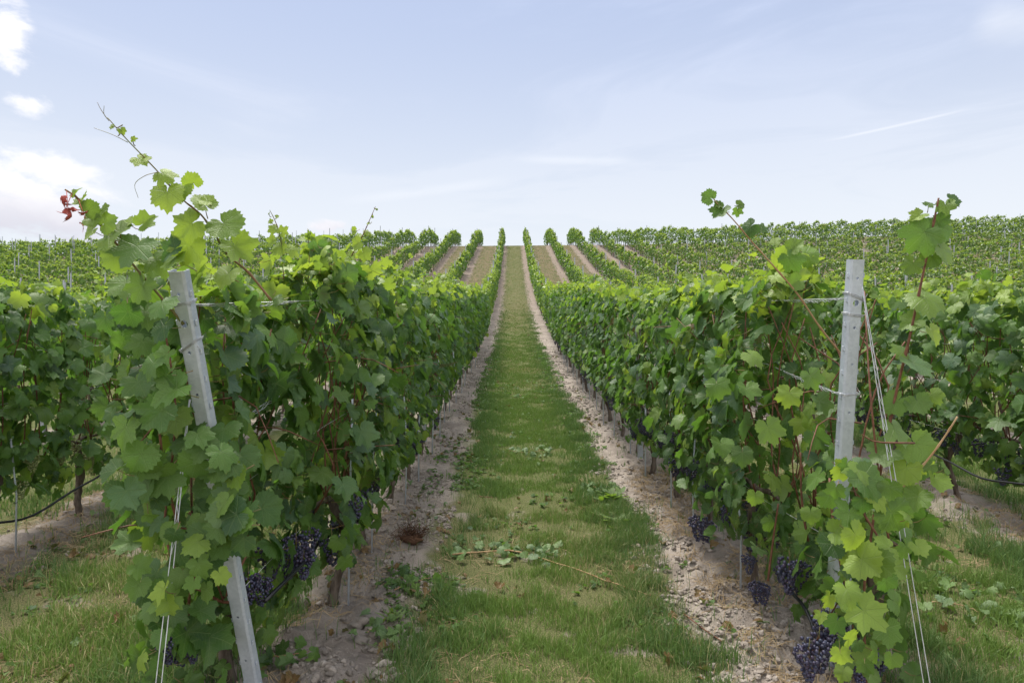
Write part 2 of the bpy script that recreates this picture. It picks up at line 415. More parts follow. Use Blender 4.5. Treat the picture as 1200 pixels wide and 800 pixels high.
M['grass'] = mat_grass()

# ------------------------------------------------------------------ ground sheet
def axis(segs):
    a = []
    for lo, hi, st in segs: a.append(np.arange(lo, hi, st))
    return np.unique(np.round(np.concatenate(a + [[segs[-1][1]]]), 4))
def build_ground():
    xs = axis([(-900, -120, 60), (-120, -12, 2), (-12, -4.2, .3), (-4.2, -2, .06), (-2, 2.4, .028), (2.4, 5, .06), (5, 14, .3), (14, 120, 2), (120, 900, 60)])
    ys = axis([(-300, -10, 20), (-10, 1.5, .5), (1.5, 2.2, .1), (2.2, 7.5, .028), (7.5, 14, .06), (14, 30, .2), (30, 90, 1), (90, 200, 8), (200, 1500, 100)])
    X, Y = np.meshgrid(xs, ys); Z = H(X, Y)
    v = np.stack([X.ravel(), Y.ravel(), Z.ravel()], 1); w = len(xs)
    i = np.arange(len(ys) - 1)[:, None] * w + np.arange(w - 1)[None]; i = i.ravel()
    f = np.concatenate([np.stack([i, i + 1, i + w + 1], 1), np.stack([i, i + w + 1, i + w], 1)])
    a = Acc(); a.add(v, f); tag(link('ground', a.data('ground', [M['ground']])), 'vineyard ground of grass lanes and bare pale soil strips rising to a hill', None, None, 'structure')
build_ground()

# ------------------------------------------------------------------ leaves
TT = np.array([0, 12, 20, 27, 38, 52, 64, 80, 92, 107, 125, 145, 160, 172, 180.])
RR = np.array([1.0, .90, .80, .74, .86, .94, .84, .68, .74, .80, .68, .60, .52, .30, .10])
def leaf_template(n, ring, seed=0):
    r = np.random.default_rng(seed)
    th = np.linspace(-180, 180, n, endpoint=False) + 180 / n
    RRv = RR * (1 + (r.random(len(RR)) - .5) * .12); lob = r.uniform(.0, 1.7); RRv[:10] = .85 + (RRv[:10] - .85) * lob; RRv[0] = max(RRv[0], .93)
    rad = np.interp(np.abs(th), TT, RRv)
    if n >= 30:
        tooth = np.where(np.arange(n) % 2 == 0, 1.05, .93) * (1 + (r.random(n) - .5) * .05); rad = rad * tooth
    pts = [(0, 0)]; 
    out = [(rd * math.sin(R(t)), rd * math.cos(R(t))) for t, rd in zip(th, rad)]
    f = []
    if ring:
        m = n // 2; th2 = th[::2]; rd2 = np.interp(np.abs(th2), TT, RRv) * .55
        pts += [(a * math.sin(R(t)), a * math.cos(R(t))) for t, a in zip(th2, rd2)]
        o = 1 + m; pts += out
        for j in range(m):
            k = (j + 1) % m
            if j != m - 1: f.append((0, 1 + k, 1 + j))
            a, b, c = o + 2 * j, o + 2 * j + 1, o + (2 * j + 2) % n
            if j != m - 1: f += [(1 + j, b, a), (1 + j, 1 + k, b), (1 + k, c, b)]
            else: f += [(1 + j, b, a)]
    else:
        pts += out
        for j in range(n - 1): f.append((0, 2 + j, 1 + j))
    return np.array(pts), np.array(f)
TPL_HI = [leaf_template(44, True, i) for i in range(9)]
TPL_MID = [leaf_template(16, False, i) for i in range(6)]
TPL_LOW = [leaf_template(7, False, i) for i in range(3)]
def add_leaves(acc, pos, nrm, tip, size, tone, tpls, g, mat=0, curl=1.0):
    """pos,nrm,tip: (N,3); size (N,); tone (N,3)"""
    N = len(pos)
    if N == 0: return
    nrm = unit(nrm); Y = unit(tip - nrm * (nrm * tip).sum(1, keepdims=True)); X = np.cross(Y, nrm)
    which = g.integers(0, len(tpls), N)
    for k, (p2, f) in enumerate(tpls):
        idx = np.where(which == k)[0]; n = len(idx)
        if n == 0: continue
        u = p2[None, :, 0]; v = p2[None, :, 1]; r = np.sqrt(u * u + v * v); th = np.arctan2(u, v)
        rn = lambda a, b: g.uniform(a, b, (n, 1)) * curl * (1.3 if len(p2) > 40 else 1)
        z = rn(-.38, .12) * r * r + rn(-.12, .48) * np.abs(u) + rn(-.30, .05) * v * np.abs(v) + rn(-.13, .13) * np.sin(2 * th + g.uniform(0, 6.3, (n, 1))) * r * r + rn(.01, .05) * np.sin(5 * th + g.uniform(0, 6.3, (n, 1))) * r \
            + rn(-.06, .06) * np.sin(9 * th) * r * r
        asp = g.uniform(.88, 1.12, (n, 1))
        s = size[idx][:, None, None]
        co = pos[idx][:, None] + s * ((u * asp)[..., None] * X[idx][:, None] + v[..., None] * Y[idx][:, None] + z[..., None] * nrm[idx][:, None])
        m = len(p2); ff = (f[None] + (np.arange(n) * m)[:, None, None]).reshape(-1, 3)
        uv = np.zeros((n, m, 3)); uv[..., 0] = u; uv[..., 1] = v
        acc.add(co.reshape(-1, 3), ff, mat, np.repeat(tone[idx], m, 0), uv.reshape(-1, 3))
def add_petioles(acc, pos, tip, nrm, size, g, mat=1):
    for p, t, n, s in zip(pos, tip, nrm, size):
        t = t / (np.linalg.norm(t) + 1e-9); n = n / (np.linalg.norm(n) + 1e-9)
        e = p - t * s * .35 - n * s * .75 + g.normal(0, .01, 3)
        tube(acc, [p, (p + e) / 2 + (0, 0, -.006), e], [.0013, .0015, .002], 3, mat, cap=False)

def canopy(seed, n, tpls, top=1.74, bot=.56, half=.56, thick=.23, smin=.05, smax=.10, petiole=False, lump=.12, youth=.0, keep=None, low=.09, shoots=5, both=(1, -1), fill=True):
    g = np.random.default_rng(seed); acc = Acc()
    off = seed * 7.31; tap = .75 if tpls is TPL_LOW else .3
    def T(y, h):
        b = thick + lump * (fbm(y * 2.4 + off, h * 2.4, 5, 3) - .45) * 2
        return b * np.clip(1 - np.clip((h - (top - .28)) / .5, 0, 1) ** 1.5, tap, 1) * np.clip(.62 + (h - bot) / .5, .45, 1)
    tops = lambda y: top + .14 * (fbm(y * 3 + off, 0 * y + 2.2, 9, 3) - .5) * 2
    ns, nt, ni, nl = int(n * (.66 - low)), int(n * .15), int(n * .19), int(n * low)
    P_, N_, D_, S_, C_ = [], [], [], [], []
    def put(x, y, h, nr, tp, s, yt, dk=None):
        P_.append(np.stack([x, y, h], 1)); N_.append(nr); D_.append(tp); S_.append(s)
        k = len(x); rnd = g.random(k)
        s = s * np.where(g.random(k) < .22, g.uniform(.4, .7, k), 1); S_[-1] = s; yt = yt + np.where(g.random(k) < .13, g.uniform(.15, .5, k), 0)
        blem = np.where(g.random(k) < .25, g.uniform(.25, .5, k), 0) + np.where(g.random(k) < .006, .6, 0)
        C_.append(np.stack([rnd, np.clip(yt, 0, 1), blem], 1))
    def hang(k, ox, up=.45):
        nr = np.stack([ox * g.uniform(.45, 1.1, k), g.normal(0, .38, k), g.normal(up, .38, k)], 1)
        tp = np.stack([ox * g.uniform(0, .6, k), g.normal(0, .55, k), -np.ones(k) * g.uniform(.4, 1.1, k)], 1)
        return nr, tp
    # side shell
    k = ns; side = np.asarray(both)[g.integers(0, len(both), k)] * 1.0
    y = g.uniform(-half, half, k) + g.normal(0, .03, k); h = bot + (tops(y) - bot) * g.beta(1.15, 1.0, k)
    x = side * (T(y, h) - np.abs(g.normal(0, .05, k)) + .02); nr, tp = hang(k, side)
    yt = np.clip((fbm(y * 4 + off + 5, h * 4 + side * 9, 6, 3) - .62) * 3.0, 0, .5) + youth + np.clip((h - top + .25) * .9, 0, .35) * g.random(k) + g.uniform(-.05, .1, k)
    put(x, y, h, nr, tp, g.uniform(smin, smax, k) * (1 - .25 * np.clip(yt, 0, 1)), yt)
    # top
    k = nt; y = g.uniform(-half, half, k); h = tops(y) + g.normal(0, .05, k); x = g.normal(0, .09, k)
    nr = np.stack([g.normal(0, .55, k), g.normal(0, .55, k), g.uniform(.3, 1, k)], 1); tp = np.stack([g.normal(0, 1, k), g.normal(0, 1, k), g.uniform(-.8, .4, k)], 1)
    yt = g.beta(1.9, 1.4, k) + youth; put(x, y, h, nr, tp, g.uniform(smin * .7, smax * .8, k), yt)
    # inside: leaf tone darkened, painting shade into the canopy gaps
    k = ni; y = g.uniform(-half, half, k); h = g.uniform(bot, top, k); x = g.uniform(-1, 1, k) * T(y, h) * .7
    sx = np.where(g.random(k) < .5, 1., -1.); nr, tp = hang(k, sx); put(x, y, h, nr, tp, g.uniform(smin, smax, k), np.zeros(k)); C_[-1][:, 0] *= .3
    # low fringe round the fruit
    k = nl; side = np.where(g.random(k) < .5, 1., -1.); y = g.uniform(-half, half, k); h = bot - .02 - np.abs(g.normal(0, .07, k)); x = side * g.uniform(.02, .2, k)
    nr, tp = hang(k, side, .2); put(x, y, h, nr, tp, g.uniform(smin * .8, smax * .8, k), g.uniform(0, .35, k) * (g.random(k) < .5))
    pos = np.concatenate(P_); nrm = np.concatenate(N_); tip = np.concatenate(D_); size = np.concatenate(S_); tone = np.concatenate(C_)
    if keep is not None:
        kk = keep(pos, g); pos, nrm, tip, size, tone = pos[kk], nrm[kk], tip[kk], size[kk], tone[kk]
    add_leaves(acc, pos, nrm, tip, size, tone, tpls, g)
    if petiole:
        add_petioles(acc, pos, tip, nrm, size, g)
    # young shoots that stand out of the top
    for i in range(shoots):
        y0 = g.uniform(-half, half); L = g.uniform(.10, .34); b = np.array([g.normal(0, .06), y0, top - .08]); d = unit(np.array([g.normal(0, .3), g.normal(0, .3), 1.]))
        if keep is not None and not keep(np.array([b + d * L]), np.random.default_rng(1))[0]: continue
        pts = np.array([b, b + d * L * .5 + g.normal(0, .012, 3), b + d * L + g.normal(0, .03, 3)])
        if tpls is not TPL_LOW: tube(acc, spline(pts, 5), np.linspace(.0035, .0012, 5), 4, 1)
        m = int(4 + L * 22); tt = g.uniform(.1, 1, m); pp = b + d * L * tt[:, None] + g.normal(0, .022, (m, 3))
        nr = np.stack([g.normal(0, .7, m), g.normal(0, .7, m), g.uniform(.1, 1, m)], 1); tp = np.stack([g.normal(0, 1, m), g.normal(0, 1, m), g.uniform(-.6, .5, m)], 1)
        add_leaves(acc, pp, nr, tp, (smin * .95) * (1.1 - .6 * tt) * g.uniform(.8, 1.2, m), np.stack([g.random(m), .35 + .6 * tt * g.uniform(.6, 1, m), 0 * tt], 1), tpls, g)
    return acc

def trunk_acc(seed, sides=9, n=16, lean=0.0):
    g = np.random.default_rng(seed); acc = Acc()
    l = g.normal(0, .03, 2) + (lean, 0)
    base = np.array([[-l[0] * .5, -l[1], -.12], [0, 0, .0], [l[0] * .4 + g.normal(0, .012), g.normal(0, .02), .15], [l[0] + g.normal(0, .02), l[1] + g.normal(0, .03), .33], [l[0] * .6, g.normal(0, .02), .5], [0, g.normal(0, .03), .60]])
    pts = spline(base, n); rad = np.interp(np.linspace(0, 1, n), [0, .2, .45, .62, .8, 1], [.034, .027, .021, .029, .024, .03]) * g.uniform(.85, 1.15)
    rad = rad * (1 + .22 * (g.random(n) - .5)); tube(acc, pts, rad, sides, 0, .35, seed=seed)
    e = pts[-1]
    for s in (-1, 1):
        L = g.uniform(.18, .45)
        arm = spline([e, e + (g.normal(0, .015), s * L * .4, .03), e + (g.normal(0, .01), s * L, .035)], 7)
        tube(acc, arm, np.linspace(.02, .009, 7), max(5, sides - 3), 0, .3, seed=seed + 3)
    if n > 12:
        for i in range(2):
            p = pts[int(n * g.uniform(.45, .9))]; d = unit(g.normal(0, 1, 3) * (1, 1, .3)); tube(acc, [p, p + d * .04], [.012, .009], 5, 0, .3, seed=seed + i)
    return acc
def canes_acc(seed, k=9, sides=5, half=.5, top=1.7):
    g = np.random.default_rng(seed); acc = Acc()
    for i in range(k):
        y = g.uniform(-half, half); b = np.array([g.normal(0, .02), y, .6])
        pts = spline([b, b + (g.normal(0, .06), g.normal(0, .05), .25), b + (g.normal(0, .08), g.normal(0, .1), .65), b + (g.normal(0, .06), g.normal(0, .12), top - .62 - g.uniform(0, .25))], 10)
        tube(acc, pts, np.linspace(.0052, .0028, 10), sides, 0, .1, seed=i)
    for i in range(3):   # tips that stick out sideways
        s = g.choice([-1, 1]); y = g.uniform(-half, half); b = np.array([0, y, g.uniform(.7, 1.5)])
        tube(acc, spline([b, b + (s * .2, g.normal(0, .1), .02), b + (s * g.uniform(.3, .4), g.normal(0, .18), g.normal(0, .09))], 6), np.linspace(.004, .002, 6), 4, 0)
    return acc
def bunch_acc(seed, n=62, sub=1, r=.0078, L=.135, W=.042):
    g = np.random.default_rng(seed); acc = Acc(); v0, f0 = ICO[sub]
    pts = []
    for _ in range(n * 30):
        if len(pts) >= n: break
        t = g.random() ** .9; w = W * (1 - t) ** .6 * (1 if t > .06 else .7) + .008; a = g.uniform(0, 6.3)
        p = np.array([w * math.cos(a) * g.uniform(.75, 1), w * math.sin(a) * g.uniform(.75, 1), -t * L])
        if t < .4 and g.random() < .25: p[:2] *= 1.35
        if all(np.linalg.norm(p - q) > r * 1.55 for q in pts): pts.append(p)
    for p in pts:
        acc.add(v0 * r * g.uniform(.85, 1.12) * (1, 1, g.uniform(1, 1.12)) + p, f0, 0, col=(g.random(), 0, 0))
    tube(acc, [(0, 0, -L * .8), (0, 0, 0), (.004, 0, .045)], [.0015, .0022, .002], 5, 1)
    return acc

print('meshes')
BUNCH_HI = [bunch_acc(i, 66, 1).data('grape_bunch', [M['grape'], M['green_stem']]) for i in range(4)]
BUNCH_XL = [bunch_acc(20 + i, 105, 2, .0085, .17, .055).data('grape_bunch', [M['grape'], M['green_stem']]) for i in range(3)]
BUNCH_LO = [bunch_acc(9 + i, 30, 0, .0105).data('grape_bunch', [M['grape'], M['green_stem']]) for i in range(3)]
BUNCH_W = [bunch_acc(30 + i, 60, 1).data('grape_bunch', [M['grape_white'], M['green_stem']]) for i in range(2)]
LM = [M['leaf'], M['green_stem']]; LF = [M['leaf_far'], M['green_stem']]
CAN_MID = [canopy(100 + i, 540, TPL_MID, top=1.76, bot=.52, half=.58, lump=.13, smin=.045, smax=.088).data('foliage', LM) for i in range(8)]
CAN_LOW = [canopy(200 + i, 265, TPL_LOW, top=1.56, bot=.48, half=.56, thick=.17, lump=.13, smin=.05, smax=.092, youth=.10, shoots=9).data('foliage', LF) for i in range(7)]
TRUNKS = [trunk_acc(40 + i).data('trunk', [M['bark']]) for i in range(6)]
TRUNK_LO = [trunk_acc(60 + i, 5, 7).data('trunk', [M['bark']]) for i in range(3)]
CANES = [canes_acc(80 + i).data('canes', [M['cane']]) for i in range(5)]

# ------------------------------------------------------------------ rows of vines
ORD = ['first', 'second', 'third', 'fourth', 'fifth', 'sixth', 'seventh', 'eighth', 'ninth', 'tenth', 'eleventh', 'twelfth', 'thirteenth', 'fourteenth', 'fifteenth', 'sixteenth']
rows = []     # (k, side name, x)
for k in range(-24, 27):
    x = ROW_R + k * SP if k >= 0 else ROW_L + (k + 1) * SP
    rows.append((k, x))
def row_name(k):
    if k >= 0: return ORD[k] + ' row right of the lane' if k else 'row right of the lane'
    k = -k - 1
    return ORD[k] + ' row left of the lane' if k else 'row left of the lane'
def row_far(k): return abs(k if k >= 0 else -k - 1) > 9
STARTS = {-1: 2.85, 0: 2.95, -2: 3.55, 1: 4.0}
VSP = .95
ROWX = sorted(x for _, x in rows)
def visible(x, y, htop=1.72, hbot=.6, n=6):
    c = 0
    for h in np.linspace(hbot, htop, n):
        zc = float(H(x, y)) + h - CAMZ; ok = abs(x) < .79 * y
        if ok:
            for xr in ROWX:
                t = xr / x if x else 2
                if 0 < t < .995:
                    dr = y * t
                    if dr < 2.9: continue
                    g = GH(xr, dr) - CAMZ
                    if g + .5 < zc * t < g + 1.68: ok = False; break
                    if zc * t < g: ok = False; break
        c += ok
    return c / n
def GH(x, y): return float(np.interp(y, _dd, _zs) + np.interp(x, LX, LZ) * min(max(y / 68, 0), 1) ** 2) + CAMZ
cands = []
for k, x in rows:
    y0 = STARTS.get(k, 3.9); n = 0
    while True:
        y = y0 + n * VSP
        if y > 76: break
        if abs(x) < .82 * y + 2.5:
            v = visible(x, y)
            cands.append(dict(k=k, x=x, y=y, i=n, v=v, score=(v + .02) / (y * y)))
        n += 1
for c in cands:
    if c['k'] in (-1, 0) and c['y'] < 30: c['score'] += 10
    if c['k'] in (-2, 1) and c['y'] < 8: c['score'] += 10
cands.sort(key=lambda c: -c['score'])
solo = cands[:296]; mass = [c for c in cands[296:] if c['v'] > 0 or c['y'] < 40]
print('vines', len(cands), len(solo), len(mass))

def post_hide(o, base, top, w, y0=-1e9, y1=1e9, frac=1.0):
    """keep leaves from growing straight through and right in front of a slanting post"""
    base = np.asarray(base); top = np.asarray(top)
    def f(pw, g):
        t = np.clip((pw[:, 2] - base[2]) / (top[2] - base[2]), 0, 1.08)[:, None]; c = base + (top - base) * t
        px = pw[:, 0] / pw[:, 1] * 800; cx = c[:, 0] / c[:, 1] * 800; py = 400 - (pw[:, 2] - CAMZ) / pw[:, 1] * 800
        bad = (np.abs(px - cx) < w) & (pw[:, 1] < c[:, 1] + .05) & (py > y0) & (py < y1) & (g.random(len(pw)) < frac)
        return ~bad
    return f
LP_B = np.array([-1.04, 2.76, float(H(-1.04, 2.76))]); LP_T = P(205, 318, 2.24)
RP_B = np.array([1.40, 2.98, float(H(1.40, 2.98))]); RP_T = P(1006, 304, 2.77)

vine_group = {}
def vine_label(k, i, y):
    rn = row_name(k)
    kk = k if k >= 0 else -k - 1
    if kk == 0 and i < 14:
        w = 'at the near end of' if i == 0 else None
        if i == 0: return 'leafy grapevine smothering the leaning end post of the row left of the lane' if k < 0 else 'grapevine with yellowish low leaves below the end post right of the lane'
        return f'{ORD[i]} grapevine from the near end in the {rn}'
    if kk == 1 and i < 3: return f'{ORD[i]} grapevine from the near end in the {rn}'
    if kk == 0: return f'grapevine in the far uphill stretch of the {rn}'
    if kk < 12: return f'grapevine on the hillside stretch of the {rn}'
    return 'grapevine in the outer hillside rows left of the lane' if k < 0 else 'grapevine in the outer hillside rows right of the lane'
def vine_group_name(k):
    kk = k if k >= 0 else -k - 1
    if kk < 12: return 'grapevines in the ' + row_name(k)
    return 'grapevines in the outer rows on the ' + ('left' if k < 0 else 'right') + ' hillside'

def near_keep(ox, oy, oz, fns):
    o = np.array([ox, oy, oz])
    def f(p, g):
        w = p + o; k = np.ones(len(p), bool)
        for fn in fns: k &= fn(w, g)
        return k
    return f
stake_list = []
for c in solo:
    k, x, y, i = c['k'], c['x'], c['y'], c['i']
    g = np.random.default_rng(abs(hash((k + 50, i))) % 100000)
    x = x + g.normal(0, .02); z = float(H(x, y)) - .005
    kk = k if k >= 0 else -k - 1
    hero = kk == 0 and i == 0
    if hero: x, y = (-1.22, 2.98) if k < 0 else (1.52, 3.02); z = float(H(x, y))
    root = empty('grapevine', (x, y, z)); tag(root, vine_label(k, i, y), 'grapevine', vine_group_name(k))
    c['root'] = root
    near = (kk == 0 and y < 7.6) or (kk == 1 and y < 6.2)
    if near:
        fns = [(lambda w, g: post_hide(None, LP_B, LP_T, 26, -1e9, 505)(w, g) & post_hide(None, LP_B, LP_T, 26, 640, 1e9)(w, g)) if k < 0 else post_hide(None, RP_B, RP_T, 26, -1e9, 560)]
        if k >= 0:
            fns.append(lambda w, g: ~((w[:, 0] / w[:, 1] * 800 + 600 > 985) & (w[:, 1] < 3.6) & (400 - (w[:, 2] - CAMZ) / w[:, 1] * 800 < 545)))
        if k == -1: fns.append(lambda w, g: w[:, 0] / w[:, 1] * 800 + 600 > 128)
        kp = near_keep(x, y, z, fns) if kk == 0 else None
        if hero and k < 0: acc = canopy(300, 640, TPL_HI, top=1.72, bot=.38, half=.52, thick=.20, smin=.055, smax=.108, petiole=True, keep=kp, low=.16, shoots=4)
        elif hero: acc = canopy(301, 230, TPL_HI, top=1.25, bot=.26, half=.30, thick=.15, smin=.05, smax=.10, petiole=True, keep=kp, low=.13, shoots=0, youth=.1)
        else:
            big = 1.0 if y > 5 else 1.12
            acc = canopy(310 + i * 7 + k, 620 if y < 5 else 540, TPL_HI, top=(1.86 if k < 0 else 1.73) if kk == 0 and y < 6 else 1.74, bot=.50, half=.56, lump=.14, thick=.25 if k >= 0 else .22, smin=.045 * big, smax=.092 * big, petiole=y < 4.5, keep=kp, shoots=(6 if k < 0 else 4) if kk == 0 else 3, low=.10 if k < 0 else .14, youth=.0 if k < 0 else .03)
        link('foliage', acc.data('foliage', LM), root)
        link('trunk', trunk_acc(500 + i + k * 20, 12, 28, lean=(-.12 if k == -2 and i == 0 else 0)).data('trunk', [M['bark']]), root)
        link('canes', canes_acc(600 + i + k * 20, 11, 6).data('canes', [M['cane']]), root)
    elif y < 21 and kk <= 1:
        o = link('foliage', CAN_MID[g.integers(8)], root); o.scale = (1, 1, g.uniform(.97, 1.06)); o.rotation_euler.z = math.pi * g.integers(2)
        link('trunk', TRUNKS[g.integers(6)], root).rotation_euler.z = math.pi * g.integers(2)
        link('canes', CANES[g.integers(5)], root)
    else:
        o = link('foliage', CAN_LOW[g.integers(7)], root); sc = g.uniform(.92, 1.08) * (.86 if 34 < y < 61 else 1); o.scale = (1, 1, sc if k > -6 else sc * .9); o.rotation_euler.z = math.pi * g.integers(2)
        link('trunk', TRUNK_LO[g.integers(3)], root)
    # grapes
    if kk == 0 and y < 26 or (kk == 1 and y < 8):
        pool = BUNCH_W if k == -2 else (BUNCH_HI if y < 9 else BUNCH_LO)
        nb = 7 if y < 9 else 5
        if hero: nb = 0
        for b in range(nb):
            inner = (1 if k < 0 else -1) if g.random() < .72 else (-1 if k < 0 else 1)
            o = link('grape_bunch', pool[g.integers(len(pool))], root, (inner * g.uniform(.03, .17), g.uniform(-.5, .5), g.uniform(.42, .66)))
            o.rotation_euler.z = g.uniform(0, 6.3); s = g.uniform(.8, 1.15); o.scale = (s, s, s)
    if kk == 0 and i < 16 or kk == 1 and i < 2: stake_list.append((k, i, x, y))

# key bunches of the two end vines, where the photograph shows them
roots = {(c['k'], c['i']): c['root'] for c in solo}
def hang_bunch(px, py, d, root, mesh, s=1.0, rz=0.0):
    p = P(px, py, d) - np.array(root.location); o = link('grape_bunch', mesh, root, tuple(p)); s *= .86; o.scale = (s, s, s); o.rotation_euler = (0, 0, rz); return o
L0, R0 = roots[(-1, 0)], roots[(0, 0)]
for a in ((212, 732, 2.62, 0, 1.05), (198, 742, 2.58, 1, .8), (226, 750, 2.6, 2, .6), (291, 672, 2.75, 1, .85), (306, 678, 2.8, 0, .75), (318, 640, 3.1, 2, 1), (347, 628, 3.15, 0, 1.0), (356, 645, 3.2, 1, .9), (338, 650, 3.2, 2, .8), (362, 620, 3.3, 1, .9), (384, 612, 3.6, 0, .9)):
    hang_bunch(a[0], a[1], a[2], L0 if a[0] < 325 else roots[(-1, 1)], BUNCH_XL[a[3]], a[4], a[0])
for a in ((960, 745, 2.85, 0, 1.05), (948, 758, 2.8, 1, .95), (972, 720, 2.9, 2, 1.15), (982, 735, 2.9, 1, .9), (1018, 752, 2.9, 0, 1.0), (1008, 768, 2.8, 2, .8), (1026, 768, 2.9, 1, .75), (925, 655, 3.2, 1, 1.1), (936, 660, 3.3, 0, 1.0), (915, 662, 3.4, 2, .6),
          (887, 682, 3.6, 0, .75), (895, 686, 3.6, 2, .7), (818, 605, 4.6, 0, 1.1), (827, 610, 4.7, 1, 1.15), (969, 640, 3.3, 2, .7), (878, 650, 3.7, 0, .7)):
    hang_bunch(a[0], a[1], a[2], R0 if a[0] > 940 else (roots[(0, 1)] if a[0] > 850 else roots[(0, 2)]), BUNCH_XL[a[3]], a[4], a[0])

# ------------------------------------------------------------------ the mass of vines farther off
def build_mass():
    g = np.random.default_rng(77); acc = Acc()
    src = []
    for i in range(6):
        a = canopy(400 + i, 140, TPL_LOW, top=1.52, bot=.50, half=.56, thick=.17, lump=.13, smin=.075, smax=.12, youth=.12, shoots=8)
        t = trunk_acc(440 + i, 4, 5)
        v = np.concatenate(a.v + t.v); n = a.n
        f = np.concatenate(a.f + [q + n for q in t.f]); mi = np.concatenate([np.zeros(sum(len(q) for q in a.f), np.int32), np.ones(sum(len(q) for q in t.f), np.int32)])
        src.append((v, f, mi, np.concatenate(a.c + t.c)))
    for c in mass:
        if g.random() < .05: continue
        v, f, mi, co = src[g.integers(6)]; s = g.choice([-1, 1]); sc = g.uniform(.8, 1.08) * (.86 if c['k'] < -6 or c['y'] < 60 else 1)
        x = c['x'] + g.normal(0, .03); vv = v * (s, s, sc) + (x, c['y'], float(H(x, c['y'])))
        acc.v.append(vv); acc.f.append(f + acc.n); acc.n += len(v); acc.c.append(co); acc.u.append(np.zeros((len(v), 3))); acc.mi.append(mi)
    me = acc.data('hillside_grapevines', [M['leaf_far'], M['bark']])
    tag(link('hillside_grapevines', me), 'mass of remaining grapevine rows covering the hillside up to the skyline', None, None, 'stuff')
build_mass()

# ------------------------------------------------------------------ steel posts
def post_mesh(L=1.95, w=.056, dep=.034, holes=(), hi=True):
    """open C profile with punched holes; z from 0 up, web faces -y"""
    acc = Acc(); t = .0022
    V = []; F = []
    def vid(p): V.append(p); return len(V) - 1
    zs = np.linspace(0, L, int(L / (.05 if hi else .65)) + 1)
    prof = [(-w / 2 + .010, dep + .0), (-w / 2, dep), (-w / 2, .006), (-w / 2 + .006, 0), (-w * .12, 0), (-w * .06, .004), (w * .06, .004), (w * .12, 0), (w / 2 - .006, 0), (w / 2, .006), (w / 2, dep), (w / 2 - .010, dep)]
    prof = [(-w / 2 + .010, dep), (-w / 2, dep), (-w / 2, .006), (-w / 2 + .006, 0), (w / 2 - .006, 0), (w / 2, .006), (w / 2, dep), (w / 2 - .010, dep)]
    n = len(prof)
    grid = [[vid((x, y, z)) for (x, y) in prof] for z in zs]
    hz = dict(holes)
    for i in range(len(zs) - 1):
        for j in range(n - 1):
            a, b, c, d = grid[i][j], grid[i][j + 1], grid[i + 1][j + 1], grid[i + 1][j]
            if j == 3 and i in hz and hi:
                r, cx = hz[i] if isinstance(hz[i], tuple) else (hz[i], 0)
                cz = (zs[i] + zs[i + 1]) / 2; x0, x1 = prof[3][0], prof[4][0]
                m = 12; ring = []; 
                outer = [(x0, zs[i]), (0, zs[i]), (x1, zs[i]), (x1, cz), (x1, zs[i + 1]), (0, zs[i + 1]), (x0, zs[i + 1]), (x0, cz)]
                oid = [vid((p[0], 0, p[1])) for p in outer]; oid[0], oid[2], oid[4], oid[6] = a, b, c, d
                ang = [math.atan2(p[1] - cz, p[0] - cx) for p in outer]
                iid = [vid((cx + r * math.cos(q), 0, cz + r * math.sin(q))) for q in ang]
                mid = []
                for q in range(8):
                    q2 = (q + 1) % 8; F.append((oid[q], oid[q2], iid[q2])); F.append((oid[q], iid[q2], iid[q]))
            else:
                F.append((a, b, c)); F.append((a, c, d))
    acc.add(V, F)
    if hi:   # hook tabs bent out of the flanges
        for s in (-1, 1):
            for z in np.arange(.25, L - .05, .1):
                x = s * w / 2
                tube(acc, [(x, .012, z), (x + s * .007, .012, z + .004), (x + s * .0075, .012, z + .018)], [.0022, .002, .0015], 4)
    me = acc.data('steel_profile', [M['steel']], smooth=False)
    return me
HOLES_TOP = lambda L: {int(L / .05) - 2: (.006, 0), int(L / .05) - 4: (.0135, 0), int(L / .05) - 6: (.006, 0), int(L / .05) - 9: (.0052, 0), int(L / .05) - 13: (.0052, 0), int(L / .05) - 17: (.0052, 0), int(L / .05) - 22: (.0052, 0), int(L / .05) - 27: (.0052, 0), int(L / .05) - 31: (.0052, 0), int(L / .05) - 35: (.0052, 0)}
def make_post(base, top, label, mesh=None, rz=0.0, group='galvanised trellis posts', flip=False):
    base = np.asarray(base, float); top = np.asarray(top, float); L = np.linalg.norm(top - base)
    root = empty('trellis_post', tuple(base)); tag(root, label, 'post', group)
    root.rotation_mode = 'QUATERNION'
    q = Vector(top - base).to_track_quat('Z', 'Y'); from mathutils import Quaternion
    # turn about its own axis so that the web faces the camera side
    zax = Vector(unit(top - base)); xax = Vector((1, 0, 0)); xax = (xax - zax * xax.dot(zax)).normalized(); yax = zax.cross(xax)
    from mathutils import Matrix
    mm = Matrix((xax, yax, zax)).transposed(); root.rotation_quaternion = mm.to_quaternion() @ Quaternion((0, 0, 1), rz)
    own = mesh is None
    if own: mesh = post_mesh(L + .25, holes=HOLES_TOP(L + .25).items())
    p = link('steel_profile', mesh, root, (0, 0, -.25))
    if own:
        s = p.modifiers.new('thickness', 'SOLIDIFY'); s.thickness = .0022; s.offset = 1
    return root, L
lp, LL = make_post(LP_B, LP_T, 'galvanised steel end post leaning towards the camera among leaves, left of the lane', rz=R(-8))
rp, RL = make_post(RP_B, RP_T, 'galvanised steel end post with punched holes standing clear of leaves, right of the lane', rz=R(6))
